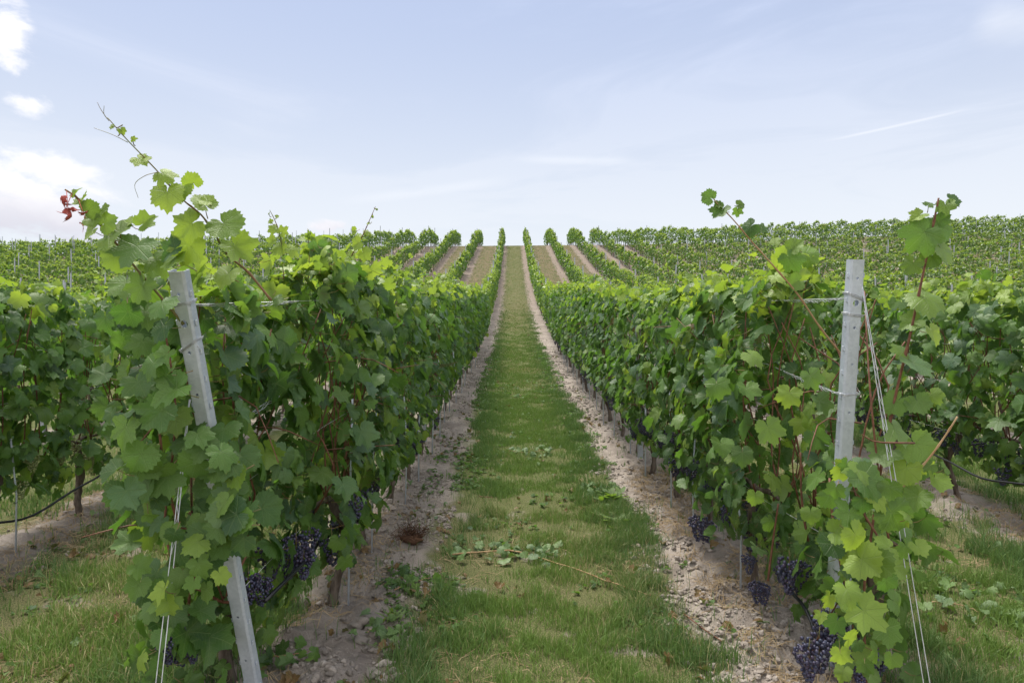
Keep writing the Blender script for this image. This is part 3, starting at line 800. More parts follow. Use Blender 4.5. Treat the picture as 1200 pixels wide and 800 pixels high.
def wire_tie(root, z, w=.056, dep=.036, tilt=.0, tail=(0, 0, 0), seed=0):
    acc = Acc(); g = np.random.default_rng(seed)
    for q in range(3):
        o = z + q * .004; e = .0035 + q * .0012
        pts = [(-w / 2 - e, -e, o - tilt), (0, -e, o + g.normal(0, .002)), (w / 2 + e, -e, o + tilt), (w / 2 + e, dep + e, o + tilt), (-w / 2 - e, dep + e, o - tilt), (-w / 2 - e, -e, o - tilt + .003)]
        tube(acc, pts, .0014, 5)
    if any(tail): tube(acc, spline([(w / 2 + .004, 0, z), (w / 2 + .012, -.006, z + .006), (w / 2 + tail[0], tail[1], z + tail[2])], 6), .0013, 5)
    return link('wire_tie', acc.data('wire_tie', [M['wire']]), root)
wire_tie(lp, LL - .115, tilt=.006, tail=(.014, -.004, .02), seed=1); wire_tie(lp, LL - .26, tilt=.02, tail=(.012, 0, -.015), seed=2); wire_tie(lp, LL - .62, tilt=.004, seed=3)
wire_tie(rp, RL - .155, tilt=-.012, tail=(.014, -.008, .016), seed=4); wire_tie(rp, RL - .23, tilt=-.004, tail=(.012, 0, .02), seed=5); wire_tie(rp, RL - .56, tilt=.003, tail=(.012, 0, .018), seed=6)

PM_MID = post_mesh(2.2, hi=False)
PM_MID.name = 'steel_profile'; PM_MID.materials[0] = M['steel_old']
post_sites = []
for k, x in rows:
    kk = k if k >= 0 else -k - 1
    y0 = {-1: 8.2, 0: 7.4, -2: 5.3 + 3.3, 1: 5.0}.get(k, 7.6 + (k * 1.7) % 3)
    n = 1
    for j, y in enumerate(np.arange(y0, 75, 5.3)):
        if abs(x) > .8 * y: continue
        v = visible(x, y, 1.95, .8)
        if v > 0 or kk == 0: post_sites.append((k, x, y, j, v, (v + .1) / y ** 2 + (1 if kk == 0 else 0)))
post_sites.sort(key=lambda s: -s[-1])
far_posts = Acc()
for n_, (k, x, y, j, v, s) in enumerate(post_sites):
    kk = k if k >= 0 else -k - 1
    g = np.random.default_rng(n_ + 900); z = float(H(x, y)); hh = 1.82 if kk < 3 else (g.uniform(1.9, 2.12) if k < 0 else g.uniform(1.5, 1.95))
    if n_ < 290:
        if kk == 0 and j < 12: lab = f'{ORD[j + 1]} steel trellis post from the near end of the {row_name(k)}'
        elif kk < 12: lab = f'steel trellis post on the hillside in the {row_name(k)}'
        else: lab = 'steel trellis post in the outer hillside rows on the ' + ('left' if k < 0 else 'right')
        b = np.array([x + g.normal(0, .03), y, z]); tp = b + (g.normal(0, .03), g.normal(0, .04), hh)
        root, L = make_post(b, tp, lab, PM_MID, rz=g.normal(0, .15), group='trellis posts in the ' + row_name(k) if kk < 12 else 'outer hillside posts on the ' + ('left' if k < 0 else 'right'))
        PMo = [o for o in COL.objects[-3:] if o.parent == root]
        for o in PMo: o.scale = (1, 1, (L + .25) / 2.2)
    else:
        v8 = np.array([(a * .028, b_ * .02, c) for a in (-1, 1) for b_ in (-1, 1) for c in (-.1, hh)]) + (x, y, z)
        far_posts.add(v8, [(0, 1, 5), (0, 5, 4), (2, 6, 7), (2, 7, 3), (0, 2, 3), (0, 3, 1), (4, 5, 7), (4, 7, 6), (1, 3, 7), (1, 7, 5)])
print('posts', len(post_sites))
if far_posts.n: tag(link('far_trellis_posts', far_posts.data('far_trellis_posts', [M['steel']], False)), 'remaining steel trellis posts scattered over the hillside', None, None, 'stuff')

# ------------------------------------------------------------------ stakes beside the vines
for (k, i, x, y) in stake_list:
    g = np.random.default_rng(k * 31 + i + 5000)
    side = 1 if k < 0 else -1
    ox = side * g.uniform(.07, .13); oy = g.uniform(-.2, .1)
    if (k, i) == (-1, 0): ox, oy = -.08, .1
    X, Y = x + ox, y + oy; Z = float(H(X, Y)); hh = g.uniform(.75, 1.2)
    acc = Acc(); tube(acc, [(0, 0, -.15), (g.normal(0, .012), g.normal(0, .012), hh * .5), (g.normal(0, .03), g.normal(0, .03), hh)], .0058 if y < 6 else .008, 8)
    root = empty('vine_stake', (X, Y, Z))
    kk = k if k >= 0 else -k - 1
    who = 'first' if i == 0 else ORD[i]
    tag(root, f'thin steel stake beside the {who} vine of the {row_name(k)}', 'stake', 'thin steel stakes beside the vines')
    link('rod', acc.data('rod', [M['steel']]), root)
    a2 = Acc(); tube(a2, [(-.004, -.007, .33), (.006, -.008, .332), (.009, .004, .334), (-.006, .008, .336), (-.009, 0, .334), (-.004, -.008, .333)], .0022, 5); link('clip', a2.data('clip', [M['plastic']]), root)

# ------------------------------------------------------------------ wires and drip hoses
def row_line(k, x, y0, h, sag=0.0, end=None, step=1.9, yend=66, jitter=.004, seed=0):
    g = np.random.default_rng(seed + 1000); pts = []
    if end is not None: pts.append(end)
    for y in np.arange(y0, yend, step): pts.append((x + g.normal(0, jitter), y, GH(x, y) + h + g.normal(0, jitter) - sag * (.5 + .5 * math.sin(y * 3.3 + seed))))
    return np.array(pts)
def post_pt(B, T, L, z, off=(0, 0, 0)): return B + (T - B) * (z / L) + np.array(off)
hs = {0: [(.60, 'lowest'), (1.02, 'lower middle'), (1.36, 'upper middle'), (1.70, 'topmost')]}
for k, x in ((-1, ROW_L), (0, ROW_R), (-2, ROW_L - SP), (1, ROW_R + SP)):
    for j, (h, nm) in enumerate(hs[0]):
        end = None; y0 = STARTS[k] + .3
        if k == -1: end = post_pt(LP_B, LP_T, LL, (.55, .95, LL - .6, LL - .11)[j], (.02, .03, 0))
        if k == 0: end = post_pt(RP_B, RP_T, RL, (.58, .98, RL - .56, RL - .155)[j], (-.02, .03, 0))
        ln = row_line(k, x, y0 + .5, h, 0, end, 2.65, seed=k * 10 + j)
        acc = Acc(); tube(acc, ln, .0013, 4)
        if k in (-1, 0) and j >= 2:   # doubled and twisted by the post
            a, b = ln[0], ln[0] + (ln[1] - ln[0]) * .75; t = np.linspace(0, 1, 60)[:, None]
            for ph in (0, 2.1):
                c = a + (b - a) * t; ang = t[:, 0] * 38 + ph; r = .0024 + .003 * np.sin(t[:, 0] * 3.14)
                c = c + np.stack([np.cos(ang) * r, 0 * ang, np.sin(ang) * r - .012 * np.sin(t[:, 0] * 3.14)], 1); tube(acc, c, .0014, 5)
        tag(link('trellis_wire', acc.data('trellis_wire', [M['wire']])), f'{nm} trellis wire strung along the {row_name(k)}', 'wire', 'trellis wires')
    acc = Acc(); 
    ln = row_line(k, x + (.03 if k < 0 else -.03), STARTS[k] - (.1 if kk else 0), .47, .05, None, .47, 34, .012, seed=k + 9)
    if k == 0: ln = np.vstack([P(962, 762, 2.95), P(945, 715, 3.1), P(925, 690, 3.3), P(905, 660, 3.7), ln[2:]])
    if k == -2: ln = np.vstack([P(-60, 612, 4.3), P(0, 612, 4.5), P(40, 603, 4.7), P(85, 575, 5.1), P(125, 552, 5.5), ln[6:]])
    if k == 1: ln = np.vstack([P(1290, 590, 4.6), P(1230, 572, 4.7), P(1190, 566, 4.9), P(1150, 560, 5.2), P(1115, 542, 5.6), P(1085, 528, 6.1), ln[6:]])
    tube(acc, spline(ln, len(ln) * 3), .0085, 8)
    tag(link('drip_hose', acc.data('drip_hose', [M['plastic']])), f'black drip irrigation hose running under the {row_name(k)}', 'hose', 'drip irrigation hoses')

def guy(top, anchor, label, sp=.01):
    acc = Acc()
    for s in (-1, 1):
        d = np.array([sp * s, 0, 0]); pts = np.array([top + d * .1, top + (anchor - top) * .5 + d * .8 + (0, 0, -.004), anchor + d]); tube(acc, spline(pts, 12), .0017, 6)
    t = np.linspace(0, .38, 50)[:, None]; c = top + (anchor - top) * t; ang = t[:, 0] * 110
    c = c + np.stack([np.cos(ang) * .0035, np.sin(ang) * .0035, 0 * ang], 1); tube(acc, c, .0011, 5)
    tag(link('anchor_wire', acc.data('anchor_wire', [M['wire']])), label, 'wire', 'doubled guy wires of the end posts')
ra = P(1102, 880, 2.42); ra[2] = float(H(ra[0], ra[1])) - .02
guy(P(1010, 333, 2.76), ra, 'doubled guy wire slanting down to the ground from the post right of the lane', .012)
la = np.array([-1.12, 2.06, 0]); la[2] = float(H(la[0], la[1])) - .02
guy(post_pt(LP_B, LP_T, LL, LL - .45, (-.03, 0, 0)), la, 'doubled guy wire hanging among leaves of the leaning post left of the lane', .01)

# ------------------------------------------------------------------ single shoots and leaves that stand out
def img_leaves(root, lst, name='leaves', seed=1, petiole=True, curl=.8, mats=LM, parent=None, extra=0.0):
    """lst rows: px, py, depth, tip length (m), tip direction in degrees (0 right, 90 up), youth, lean"""
    g = np.random.default_rng(seed); acc = Acc(); o = np.array(root.location)
    a = np.array([q[:7] for q in lst], float); n = len(a); a[:, 5] = np.clip(a[:, 5] + extra, 0, 1)
    pos = np.array([P(*q[:3]) for q in a]) - o
    ang = np.radians(a[:, 4]); tip = np.stack([np.cos(ang), g.normal(-.1, .25, n), np.sin(ang)], 1)
    nrm = np.stack([g.normal(-.12, .42, n) + a[:, 6] * .6, -np.ones(n), .5 + g.normal(0, .38, n)], 1)
    tone = np.stack([g.random(n) * .85, np.clip(a[:, 5] + (g.random(n) < .35) * g.uniform(0, .35, n), 0, 1), np.where(g.random(n) < .25, .35, 0)], 1)
    add_leaves(acc, pos, nrm, tip, a[:, 3], tone, TPL_HI, g, curl=curl)
    if petiole: add_petioles(acc, pos, tip, nrm, a[:, 3], g)
    ob = link(name, acc.data(name, mats)); ob.parent = parent if parent is not None else root
    return ob
def shoot(root, path, rad, leaves, mat='green_stem', tendrils=(), seed=1, label=None):
    o = np.array(root.location); pts = spline([P(*q) - o for q in path], max(10, len(path) * 5)); acc = Acc()
    rr = np.linspace(rad[0], rad[1], len(pts)); nod = np.arange(len(pts)) % 5 == 0; rr = rr * np.where(nod, 1.35, 1)
    tube(acc, pts, rr, 7, 0, .08, seed=seed)
    for td in tendrils: tube(acc, spline([P(*q) - o for q in td], 14), np.linspace(.0011, .0006, 14), 4)
    s = link('shoot', acc.data('shoot', [M[mat]]), root)
    if label: s['label'] = label
    if leaves: img_leaves(root, leaves, 'leaves', seed, parent=s, extra=.18 if seed in (3, 4, 5, 6) else .06)
    return s
# tall arching shoot above the leaning post
shoot(L0, [(318, 352, 2.35), (290, 318, 2.3), (268, 300, 2.22), (252, 275, 2.15), (236, 252, 2.1), (212, 232, 2.05), (182, 198, 2.0), (150, 165, 1.97), (126, 138, 1.95)], (.0042, .0012),
      [(163, 186, 1.98, .036, -60, .55, 0), (190, 203, 2.0, .044, -20, .6, .4), (196, 225, 2.0, .062, -85, .62, -.5), (214, 222, 2.03, .040, -80, .55, .3), (226, 214, 2.05, .038, 110, .5, .6), (240, 240, 2.08, .05, 120, .45, 1.0), (225, 262, 2.08, .070, 205, .5, -.3),
       (222, 284, 2.12, .082, 250, .48, .2), (262, 262, 2.12, .070, -40, .25, .6), (244, 236, 2.07, .034, 200, .8, 0), (142, 152, 1.96, .016, -50, .5, 0), (155, 163, 1.97, .014, 10, .5, 0), (132, 148, 1.95, .012, 190, .6, 0), (276, 288, 2.2, .07, -30, .2, .4), (208, 300, 2.12, .07, 190, .3, -.3), (268, 320, 2.2, .06, 250, .3, 0)],
      tendrils=[[(126, 140, 1.95), (118, 128, 1.95), (114, 120, 1.95)], [(128, 142, 1.95), (122, 134, 1.94), (122, 124, 1.94)], [(150, 167, 1.97), (132, 158, 1.96), (110, 150, 1.96)], [(184, 202, 2.0), (170, 206, 1.98), (158, 216, 1.97), (162, 232, 1.97)]], seed=3, label='tall arching shoot with pale leaves and tendrils')
# second shoot with withered red tip
shoot(L0, [(215, 380, 2.3), (190, 350, 2.25), (160, 315, 2.2), (132, 280, 2.15), (108, 252, 2.1), (90, 232, 2.08), (76, 222, 2.06)], (.0045, .0028),
      [(96, 236, 2.08, .034, 120, .45, 0), (104, 246, 2.08, .04, 20, .2, .3), (88, 228, 2.07, .026, 60, .4, 0), (112, 256, 2.1, .045, 170, .35, -.4), (122, 262, 2.1, .045, 30, .25, .3), (128, 278, 2.12, .055, -110, .3, 0), (108, 270, 2.12, .046, 200, .45, -.3), (140, 272, 2.14, .05, 60, .3, .2),
       (160, 288, 2.14, .086, -100, .0, .1), (168, 262, 2.15, .046, 40, .35, .3), (138, 300, 2.2, .06, 220, .35, -.3), (122, 246, 2.1, .025, 20, .3, .3), (182, 304, 2.18, .06, -60, .1, .2), (150, 262, 2.16, .035, 100, .4, 0)], 'green_stem', seed=4, label='thick shoot ending in withered red leaves')
def red_tip():
    g = np.random.default_rng(8); acc = Acc(); o = np.array(L0.location)
    for (px, py) in ((76, 238), (80, 246), (74, 230), (88, 244), (84, 252), (96, 262), (100, 250), (75, 248)):
        p = P(px, py, 2.06) - o; n = 1
        add_leaves(acc, p[None], g.normal(0, 1, (1, 3)), np.array([[g.normal(0, .3), 0, -1.]]), np.array([.014]), np.array([[.5, 0, 0]]), TPL_HI, g, curl=3.4)
    for a_, b_ in (((78, 224), (80, 250)), ((84, 228), (76, 246)), ((92, 234), (100, 256))): tube(acc, [P(*a_, 2.06) - o, P(*b_, 2.05) - o], .0013, 4)
    link('withered_leaves', acc.data('withered_leaves', [M['red_dry']]), L0)
red_tip()
# small bright shoots on top of the left row
shoot(roots[(-1, 1)], [(332, 300, 2.9), (328, 275, 2.88), (322, 258, 2.86), (316, 246, 2.85)], (.003, .001), [(322, 268, 2.86, .034, 200, .85, 0), (330, 272, 2.88, .036, 30, .85, .2), (318, 260, 2.85, .018, 160, .7, 0), (328, 288, 2.9, .05, -60, .8, 0), (320, 282, 2.88, .04, 220, .8, 0), (340, 292, 2.9, .045, -20, .6, 0), (324, 254, 2.86, .012, 40, .6, 0), (315, 250, 2.86, .01, 140, .6, 0)], seed=5, label='small bright yellow-green shoot')
shoot(roots[(-1, 2)], [(404, 322, 3.9), (412, 300, 3.85), (424, 278, 3.8), (434, 256, 3.78), (440, 242, 3.76)], (.0035, .0012), [(420, 285, 3.8, .05, 200, .9, -.4), (426, 296, 3.8, .06, -40, .95, .3), (412, 300, 3.85, .055, 190, .8, -.3), (428, 272, 3.8, .028, 10, .7, 0), (416, 270, 3.8, .03, 180, .8, 0), (405, 312, 3.85, .06, 210, .7, 0), (424, 312, 3.85, .07, -80, .6, 0), (436, 254, 3.78, .012, 0, .5, 0), (432, 262, 3.78, .014, 170, .5, 0), (441, 245, 3.76, .012, 40, .5, 0)], 'cane', seed=6, label='upright shoot with backlit yellow leaves')
# diagonal cane leaning out of the right row
shoot(roots[(0, 1)], [(990, 420, 3.0), (960, 382, 2.95), (935, 345, 2.9), (905, 310, 2.88), (880, 282, 2.86), (858, 256, 2.84), (840, 238, 2.82), (834, 228, 2.8)], (.0045, .0016),
      [(832, 232, 2.8, .042, 150, .1, -.2), (842, 240, 2.82, .026, 10, .15, .2), (846, 246, 2.82, .056, 225, .05, -.1), (866, 240, 2.83, .028, 20, .3, .3), (864, 246, 2.83, .03, -80, .2, 0), (880, 265, 2.85, .052, 190, .05, -.2), (892, 268, 2.86, .034, 20, .1, .3), (908, 284, 2.86, .03, 60, .5, 0), (925, 302, 2.88, .072, -60, .08, 0), (930, 290, 2.88, .05, 40, .3, 0), (934, 330, 2.9, .05, 200, .1, 0)], 'tan_stem', seed=7, label='long slanting cane with leaves at its tip')
# big-leaved shoot right of the post
shoot(R0, [(1030, 560, 2.72), (1048, 470, 2.66), (1066, 395, 2.6), (1082, 320, 2.56), (1092, 272, 2.54), (1100, 232, 2.52)], (.0058, .0034),
      [(1108, 240, 2.52, .042, -100, .15, .3), (1116, 234, 2.52, .042, 10, .0, .4), (1088, 240, 2.52, .028, 70, .2, 0), (1078, 252, 2.53, .045, 200, .4, -.2), (1084, 272, 2.53, .092, 215, .12, -.1), (1100, 266, 2.54, .07, -120, .1, .2), (1102, 258, 2.54, .04, 30, .1, .3), (1104, 292, 2.54, .075, -50, .42, .1), (1092, 300, 2.56, .055, 240, .2, 0), (1070, 308, 2.57, .05, -110, .3, 0),
       (1084, 348, 2.56, .095, -90, .2, .05), (1092, 388, 2.58, .062, -75, .48, .2), (1072, 376, 2.6, .06, 200, .3, -.3), (1070, 425, 2.6, .09, -95, .18, .0), (1058, 412, 2.62, .05, 160, .3, -.3), (1075, 470, 2.62, .06, -70, .15, .3), (1092, 462, 2.62, .045, -50, .25, .3), (1052, 470, 2.65, .07, 230, .2, -.2), (1048, 500, 2.66, .09, -80, .35, 0), (1072, 520, 2.66, .085, -60, .3, .2), (1040, 530, 2.66, .08, 200, .2, -.2), (1062, 548, 2.66, .075, -100, .35, 0)], 'cane', seed=8, label='thick red-brown shoot with large leaves')
shoot(R0, [(1030, 592, 2.7), (1060, 568, 2.66), (1090, 535, 2.62), (1108, 510, 2.6), (1122, 488, 2.58)], (.0045, .003), [(1096, 562, 2.62, .06, -100, .2, .2), (1108, 548, 2.62, .035, 20, .2, .2), (1090, 545, 2.63, .04, 200, .25, 0)], 'tan_stem', seed=9, label='bare pruned cane pointing to the right')

# leaves that hang down in front of the left end post and behind the right guy wire
def scatter_list(seed, n, poly, d0, d1, s0, s1, y0, y1):
    g = np.random.default_rng(seed); out = []
    while len(out) < n:
        px = g.uniform(poly[0], poly[1]); py = g.uniform(poly[2], poly[3])
        xl = np.interp(py, [q[0] for q in poly[4]], [q[1] for q in poly[4]]); xr = np.interp(py, [q[0] for q in poly[4]], [q[2] for q in poly[4]])
        if xl < px < xr: out.append((px, py, g.uniform(d0, d1), g.uniform(s0, s1), -90 + g.normal(0, 38), np.clip(g.normal(y0, y1), 0, 1), g.normal(0, .35)))
    return out
LCOL = [(330, 120, 190), (400, 125, 205), (460, 118, 215), (520, 135, 235), (570, 140, 262), (620, 148, 262), (690, 160, 238), (750, 165, 200)]
ll = scatter_list(21, 120, (110, 270, 330, 760, LCOL), 2.18, 2.6, .032, .082, .10, .15)
ll = [q for q in ll if not ((q[1] < 515 or q[1] > 650) and abs(q[0] - (212 + (q[1] - 318) * .19)) < 26)]
ll += [(208, 455, 2.15, .085, 200, .0, .1), (196, 414, 2.15, .045, -110, .15, 0), (195, 440, 2.15, .065, 210, .1, -.2), (180, 425, 2.15, .06, 240, .05, -.2), (190, 480, 2.2, .085, 230, .02, -.1), (150, 365, 2.2, .06, -80, .0, 0), (190, 355, 2.18, .07, -60, .0, .1), (205, 292, 2.12, .06, 200, .0, .1), (258, 545, 2.3, .075, -60, .05, .2),
       (240, 520, 2.25, .07, -120, .03, .1), (262, 575, 2.35, .075, -80, .05, .2), (248, 612, 2.3, .065, -100, .05, .1), (192, 690, 2.15, .05, -80, .75, 0), (196, 705, 2.16, .05, -70, .6, 0), (258, 672, 2.2, .042, -60, .6, .2), (242, 690, 2.2, .05, -80, .3, 0), (212, 672, 2.2, .045, -100, .3, 0), (165, 770, 2.2, .05, -100, .6, 0), (148, 500, 2.2, .075, -100, .25, -.2), (138, 550, 2.2, .07, -120, .2, -.2),
       (260, 730, 2.8, .06, -90, .1, 0), (288, 745, 2.9, .05, -70, .1, 0), (258, 640, 2.3, .05, -60, .15, .2), (300, 720, 2.9, .05, -60, .05, .2), (262, 780, 2.9, .05, -110, .1, 0)]
ll += scatter_list(55, 26, (215, 300, 500, 650, [(500, 218, 275), (600, 235, 295), (650, 245, 300)]), 2.2, 2.38, .05, .085, .12, .15)
img_leaves(L0, ll, 'hanging_leaves', 31)
def cane_part(root, paths, mat='cane', seed=2):
    acc = Acc(); o = np.array(root.location)
    for pth, r in paths: tube(acc, spline([P(*q) - o for q in pth], 16), np.linspace(r, r * .7, 16), 6, 0, .12, seed=seed)
    link('canes', acc.data('canes', [M[mat]]), root)
cane_part(L0, [([(222, 655, 2.5), (205, 600, 2.4), (192, 555, 2.35), (186, 500, 2.3), (172, 455, 2.3)], .006), ([(262, 700, 2.7), (278, 678, 2.68), (262, 655, 2.7), (268, 600, 2.75)], .006), ([(262, 700, 2.7), (284, 660, 2.72), (292, 640, 2.75)], .0055), ([(300, 700, 2.9), (262, 705, 2.7), (225, 690, 2.6), (222, 740, 2.8)], .007), ([(262, 705, 2.7), (240, 640, 2.5), (222, 600, 2.4)], .004), ([(275, 470, 2.7), (282, 420, 2.7)], .005), ([(142, 545, 2.3), (196, 480, 2.3)], .003)])
RCOL = [(540, 985, 1085), (580, 965, 1085), (640, 968, 1080), (700, 975, 1062), (760, 975, 1050), (800, 985, 1040)]
rl = scatter_list(22, 64, (960, 1100, 530, 800, RCOL), 2.45, 2.95, .03, .076, .20, .24)
rl += [(1010, 560, 2.5, .10, -70, .18, .1), (1045, 600, 2.5, .085, -60, .25, .2), (995, 600, 2.5, .075, -120, .2, -.1), (1002, 625, 2.45, .078, -60, .45, .1), (1010, 655, 2.45, .08, -40, .55, .2), (1025, 655, 2.45, .085, -100, .25, 0), (992, 690, 2.42, .062, -80, .5, 0), (1012, 715, 2.42, .085, -50, .32, .1), (1040, 735, 2.5, .075, -80, .22, .2),
       (985, 765, 2.42, .055, -80, .7, 0), (995, 748, 2.42, .05, 10, .35, 0), (1062, 640, 2.55, .06, -60, .2, .3), (1075, 640, 2.5, .05, -70, .5, .3), (1045, 770, 2.5, .045, -100, .3, 0), (1020, 790, 2.5, .045, -90, .3, 0), (962, 720, 2.6, .035, -100, .75, 0), (972, 700, 2.6, .045, -120, .55, 0), (950, 600, 2.7, .05, -90, .4, 0), (905, 560, 3.2, .07, -80, .25, 0), (902, 610, 3.1, .055, -90, .25, 0), (885, 580, 3.1, .05, -100, .4, 0),
       (900, 500, 2.9, .085, -70, .15, 0), (870, 530, 3.1, .07, -90, .2, 0), (925, 460, 3.0, .07, -100, .4, 0), (845, 520, 3.3, .07, -90, .2, 0), (960, 470, 2.9, .075, -80, .15, 0), (875, 455, 3.1, .07, -90, .2, 0), (950, 440, 2.95, .07, -70, .2, .2), (880, 415, 3.0, .07, -60, .15, .2), (840, 450, 3.2, .075, -80, .1, 0)]
img_leaves(R0, rl, 'hanging_leaves', 33)
cane_part(R0, [([(1008, 800, 2.85), (1002, 740, 2.8), (985, 660, 2.8), (975, 600, 2.85), (972, 560, 2.9)], .007), ([(1015, 800, 2.8), (1012, 700, 2.75), (1022, 620, 2.72), (1030, 560, 2.72)], .006), ([(900, 680, 3.3), (905, 640, 3.3), (912, 590, 3.3)], .006), ([(948, 640, 3.1), (940, 590, 3.1), (938, 530, 3.1)], .006), ([(940, 790, 3.0), (962, 740, 2.95), (985, 700, 2.9)], .004)])

# ------------------------------------------------------------------ grass
def blades(acc, X, Y, hgt, wid, tone, g, lean=.5, segs=3):
    n = len(X); Z = H(X, Y); a = g.uniform(0, 6.283, n); la = g.uniform(0, 6.283, n); ln = np.abs(g.normal(0, lean, n)) * hgt
    dx, dy = np.cos(a) * wid / 2, np.sin(a) * wid / 2; bx, by = np.cos(la) * ln, np.sin(la) * ln
    ts = np.linspace(0, 1, segs + 1)
    rows_ = []
    for t in ts[:-1]:
        w = 1 - t * .55; cx = X + bx * t * t; cy = Y + by * t * t; cz = Z - .004 + hgt * t * (1 - .25 * t * np.minimum(ln / hgt, 1))
        rows_ += [np.stack([cx - dx * w, cy - dy * w, cz], 1), np.stack([cx + dx * w, cy + dy * w, cz], 1)]
    rows_.append(np.stack([X + bx, Y + by, Z + hgt * (1 - .25 * np.minimum(ln / hgt, 1))], 1))
    m = 2 * segs + 1; v = np.stack(rows_, 1).reshape(-1, 3); f = []
    for s in range(segs - 1): f += [(2 * s, 2 * s + 1, 2 * s + 3), (2 * s, 2 * s + 3, 2 * s + 2)]
    f.append((2 * segs - 2, 2 * segs - 1, 2 * segs)); f = np.array(f)
    ff = (f[None] + (np.arange(n) * m)[:, None, None]).reshape(-1, 3)
    acc.add(v, ff, 0, np.repeat(tone, m, 0))
def grass_zone(acc, x0, x1, y0, y1, dens, h0, h1, w, g, segs=3, edge=.39, dry=.25, patch=.50):
    n = int((x1 - x0) * (y1 - y0) * dens); X = g.uniform(x0, x1, n); Y = g.uniform(y0, y1, n)
    s = strip_dist(X) - np.where((X > ROW_L) & (X < .1) & (Y < 12), .09, 0) + (fbm(X * 1.3, Y * 1.3, 30) - .5) * .35 + (fbm(X * 7, Y * 7, 31, 2) - .5) * .25
    clump = fbm(X * 5, Y * 5, 33, 3); bare = fbm(X * 1.6 + 9, Y * 1.6, 34, 3)
    pr = np.clip((s - edge) / .14, 0, 1) * np.clip((clump - .34) / .16, .22, 1) * np.maximum(np.clip((.62 - bare) / .12, .07, 1), np.clip((Y - 6) / 8, 0, .8))
    pr = np.maximum(pr, .012 * (clump > .55))
    if y0 == 12 and y1 == 38: pr = pr * np.clip((37 - Y + 6 * (fbm(X * 2, Y * .6, 71, 3) - .5)) / 17, 0, 1) ** 1.3
    k = (g.random(n) < pr) & (np.abs(X) < .8 * Y + .3); X, Y, clump, s = X[k], Y[k], clump[k], s[k]; n = len(X)
    centre = np.clip((s - .55) / .4, 0, 1)
    h = g.uniform(h0, h1, n) * (.6 + .9 * clump) * (1.0 - .35 * centre)
    dr = fbm(X * .9 + 4, Y * .9, 36, 3)
    isdry = g.random(n) < np.clip(dry + (dr - .5) * 1.1, .02, .8)
    tone = np.stack([np.clip(g.random(n) * .5 + centre * .5, 0, 1), np.where(isdry, g.uniform(.5, 1, n), g.uniform(0, .12, n)), (1 - centre) * g.random(n) * .9], 1)
    blades(acc, X, Y, h, w * g.uniform(.7, 1.3, n), tone, g, .55, segs)
def build_grass():
    g = np.random.default_rng(3); acc = Acc()
    grass_zone(acc, ROW_L, ROW_R, 2.3, 6, 19000, .03, .11, .0040, g, dry=.22)
    grass_zone(acc, ROW_L, ROW_R, 6, 12, 9500, .03, .09, .006, g, 2, dry=.07)
    grass_zone(acc, ROW_L, ROW_R, 12, 38, 2300, .03, .08, .011, g, 2, dry=.03)
    grass_zone(acc, ROW_L, ROW_R, 26, 68, 230, .03, .08, .022, g, 1, dry=.5)
    grass_zone(acc, ROW_L - SP, ROW_L, 2.6, 8, 10000, .04, .13, .0048, g, dry=.24, edge=.16)
    grass_zone(acc, ROW_R, ROW_R + SP, 2.6, 8, 10000, .04, .13, .0048, g, dry=.20, edge=.16)
    grass_zone(acc, ROW_L - 2 * SP, ROW_L - SP, 4.6, 12, 2600, .04, .11, .008, g, 2, dry=.2, edge=.2)
    grass_zone(acc, ROW_R + SP, ROW_R + 2 * SP, 4.6, 12, 2600, .04, .11, .008, g, 2, dry=.15, edge=.2)
    grass_zone(acc, -16, ROW_L, 30, 68, 45, .04, .12, .04, g, 1, dry=.6)
    grass_zone(acc, ROW_R, 16, 30, 68, 45, .04, .12, .04, g, 1, dry=.6)
    print('grass verts', acc.n)
    tag(link('grass', acc.data('grass', [M['grass']])), 'short green and straw coloured grass in the lanes between the vine rows', None, None, 'stuff')
build_grass()

# ------------------------------------------------------------------ clods, straw, litter
def rock(g, sub=1):
    v, f = ICO[sub]; v = v * g.uniform(.7, 1.2, 3) ; v = v * (1 + .55 * (vnoise(v[:, 0] * 2.2 + g.uniform(0, 99), v[:, 1] * 2.2 + v[:, 2] * 1.7, 3)[:, None] - .5) * 2); return v, f
def build_clods():
    g = np.random.default_rng(13); acc = Acc(); src = [rock(g, 1) for _ in range(14)]; src0 = [rock(g, 0) for _ in range(8)]
    for (x0, x1, y0, y1, n, lo, hi) in ((ROW_L - .1, ROW_L + .55, 2.6, 7, 9000, .003, .02), (ROW_R - .6, ROW_R + .1, 2.6, 7, 9000, .003, .02), (ROW_L - .1, ROW_L + .5, 7, 20, 2200, .010, .03), (ROW_R - .55, ROW_R + .1, 7, 20, 2200, .01, .03), (ROW_L - SP - .4, ROW_L - SP + .5, 4, 8, 500, .008, .02), (ROW_R + SP - .4, ROW_R + SP + .4, 4, 8, 500, .008, .02)):
        X = g.uniform(x0, x1, n); Y = g.uniform(y0, y1, n); keep = fbm(X * 3, Y * 3, 50, 3) > g.uniform(.3, .6, n); X, Y = X[keep], Y[keep]
        S = lo + (hi - lo) * g.random(len(X)) ** 5; Z = H(X, Y)
        for x, y, z, s in zip(X, Y, Z, S):
            v, f = (src[g.integers(14)] if s > .012 else src0[g.integers(8)]); a = g.uniform(0, 6.3); c, d = math.cos(a), math.sin(a)
            w = v * s; w = np.stack([w[:, 0] * c - w[:, 1] * d, w[:, 0] * d + w[:, 1] * c, w[:, 2] * .8], 1)
            acc.add(w + (x, y, z + s * .25), f, 0, col=(g.random() ** 2, 0, 0))
    tag(link('soil_crumbs', acc.data('soil_crumbs', [M['stone']], False)), 'dry pale crumbs of earth on the bare strips under the vines', None, None, 'stuff')
build_clods()
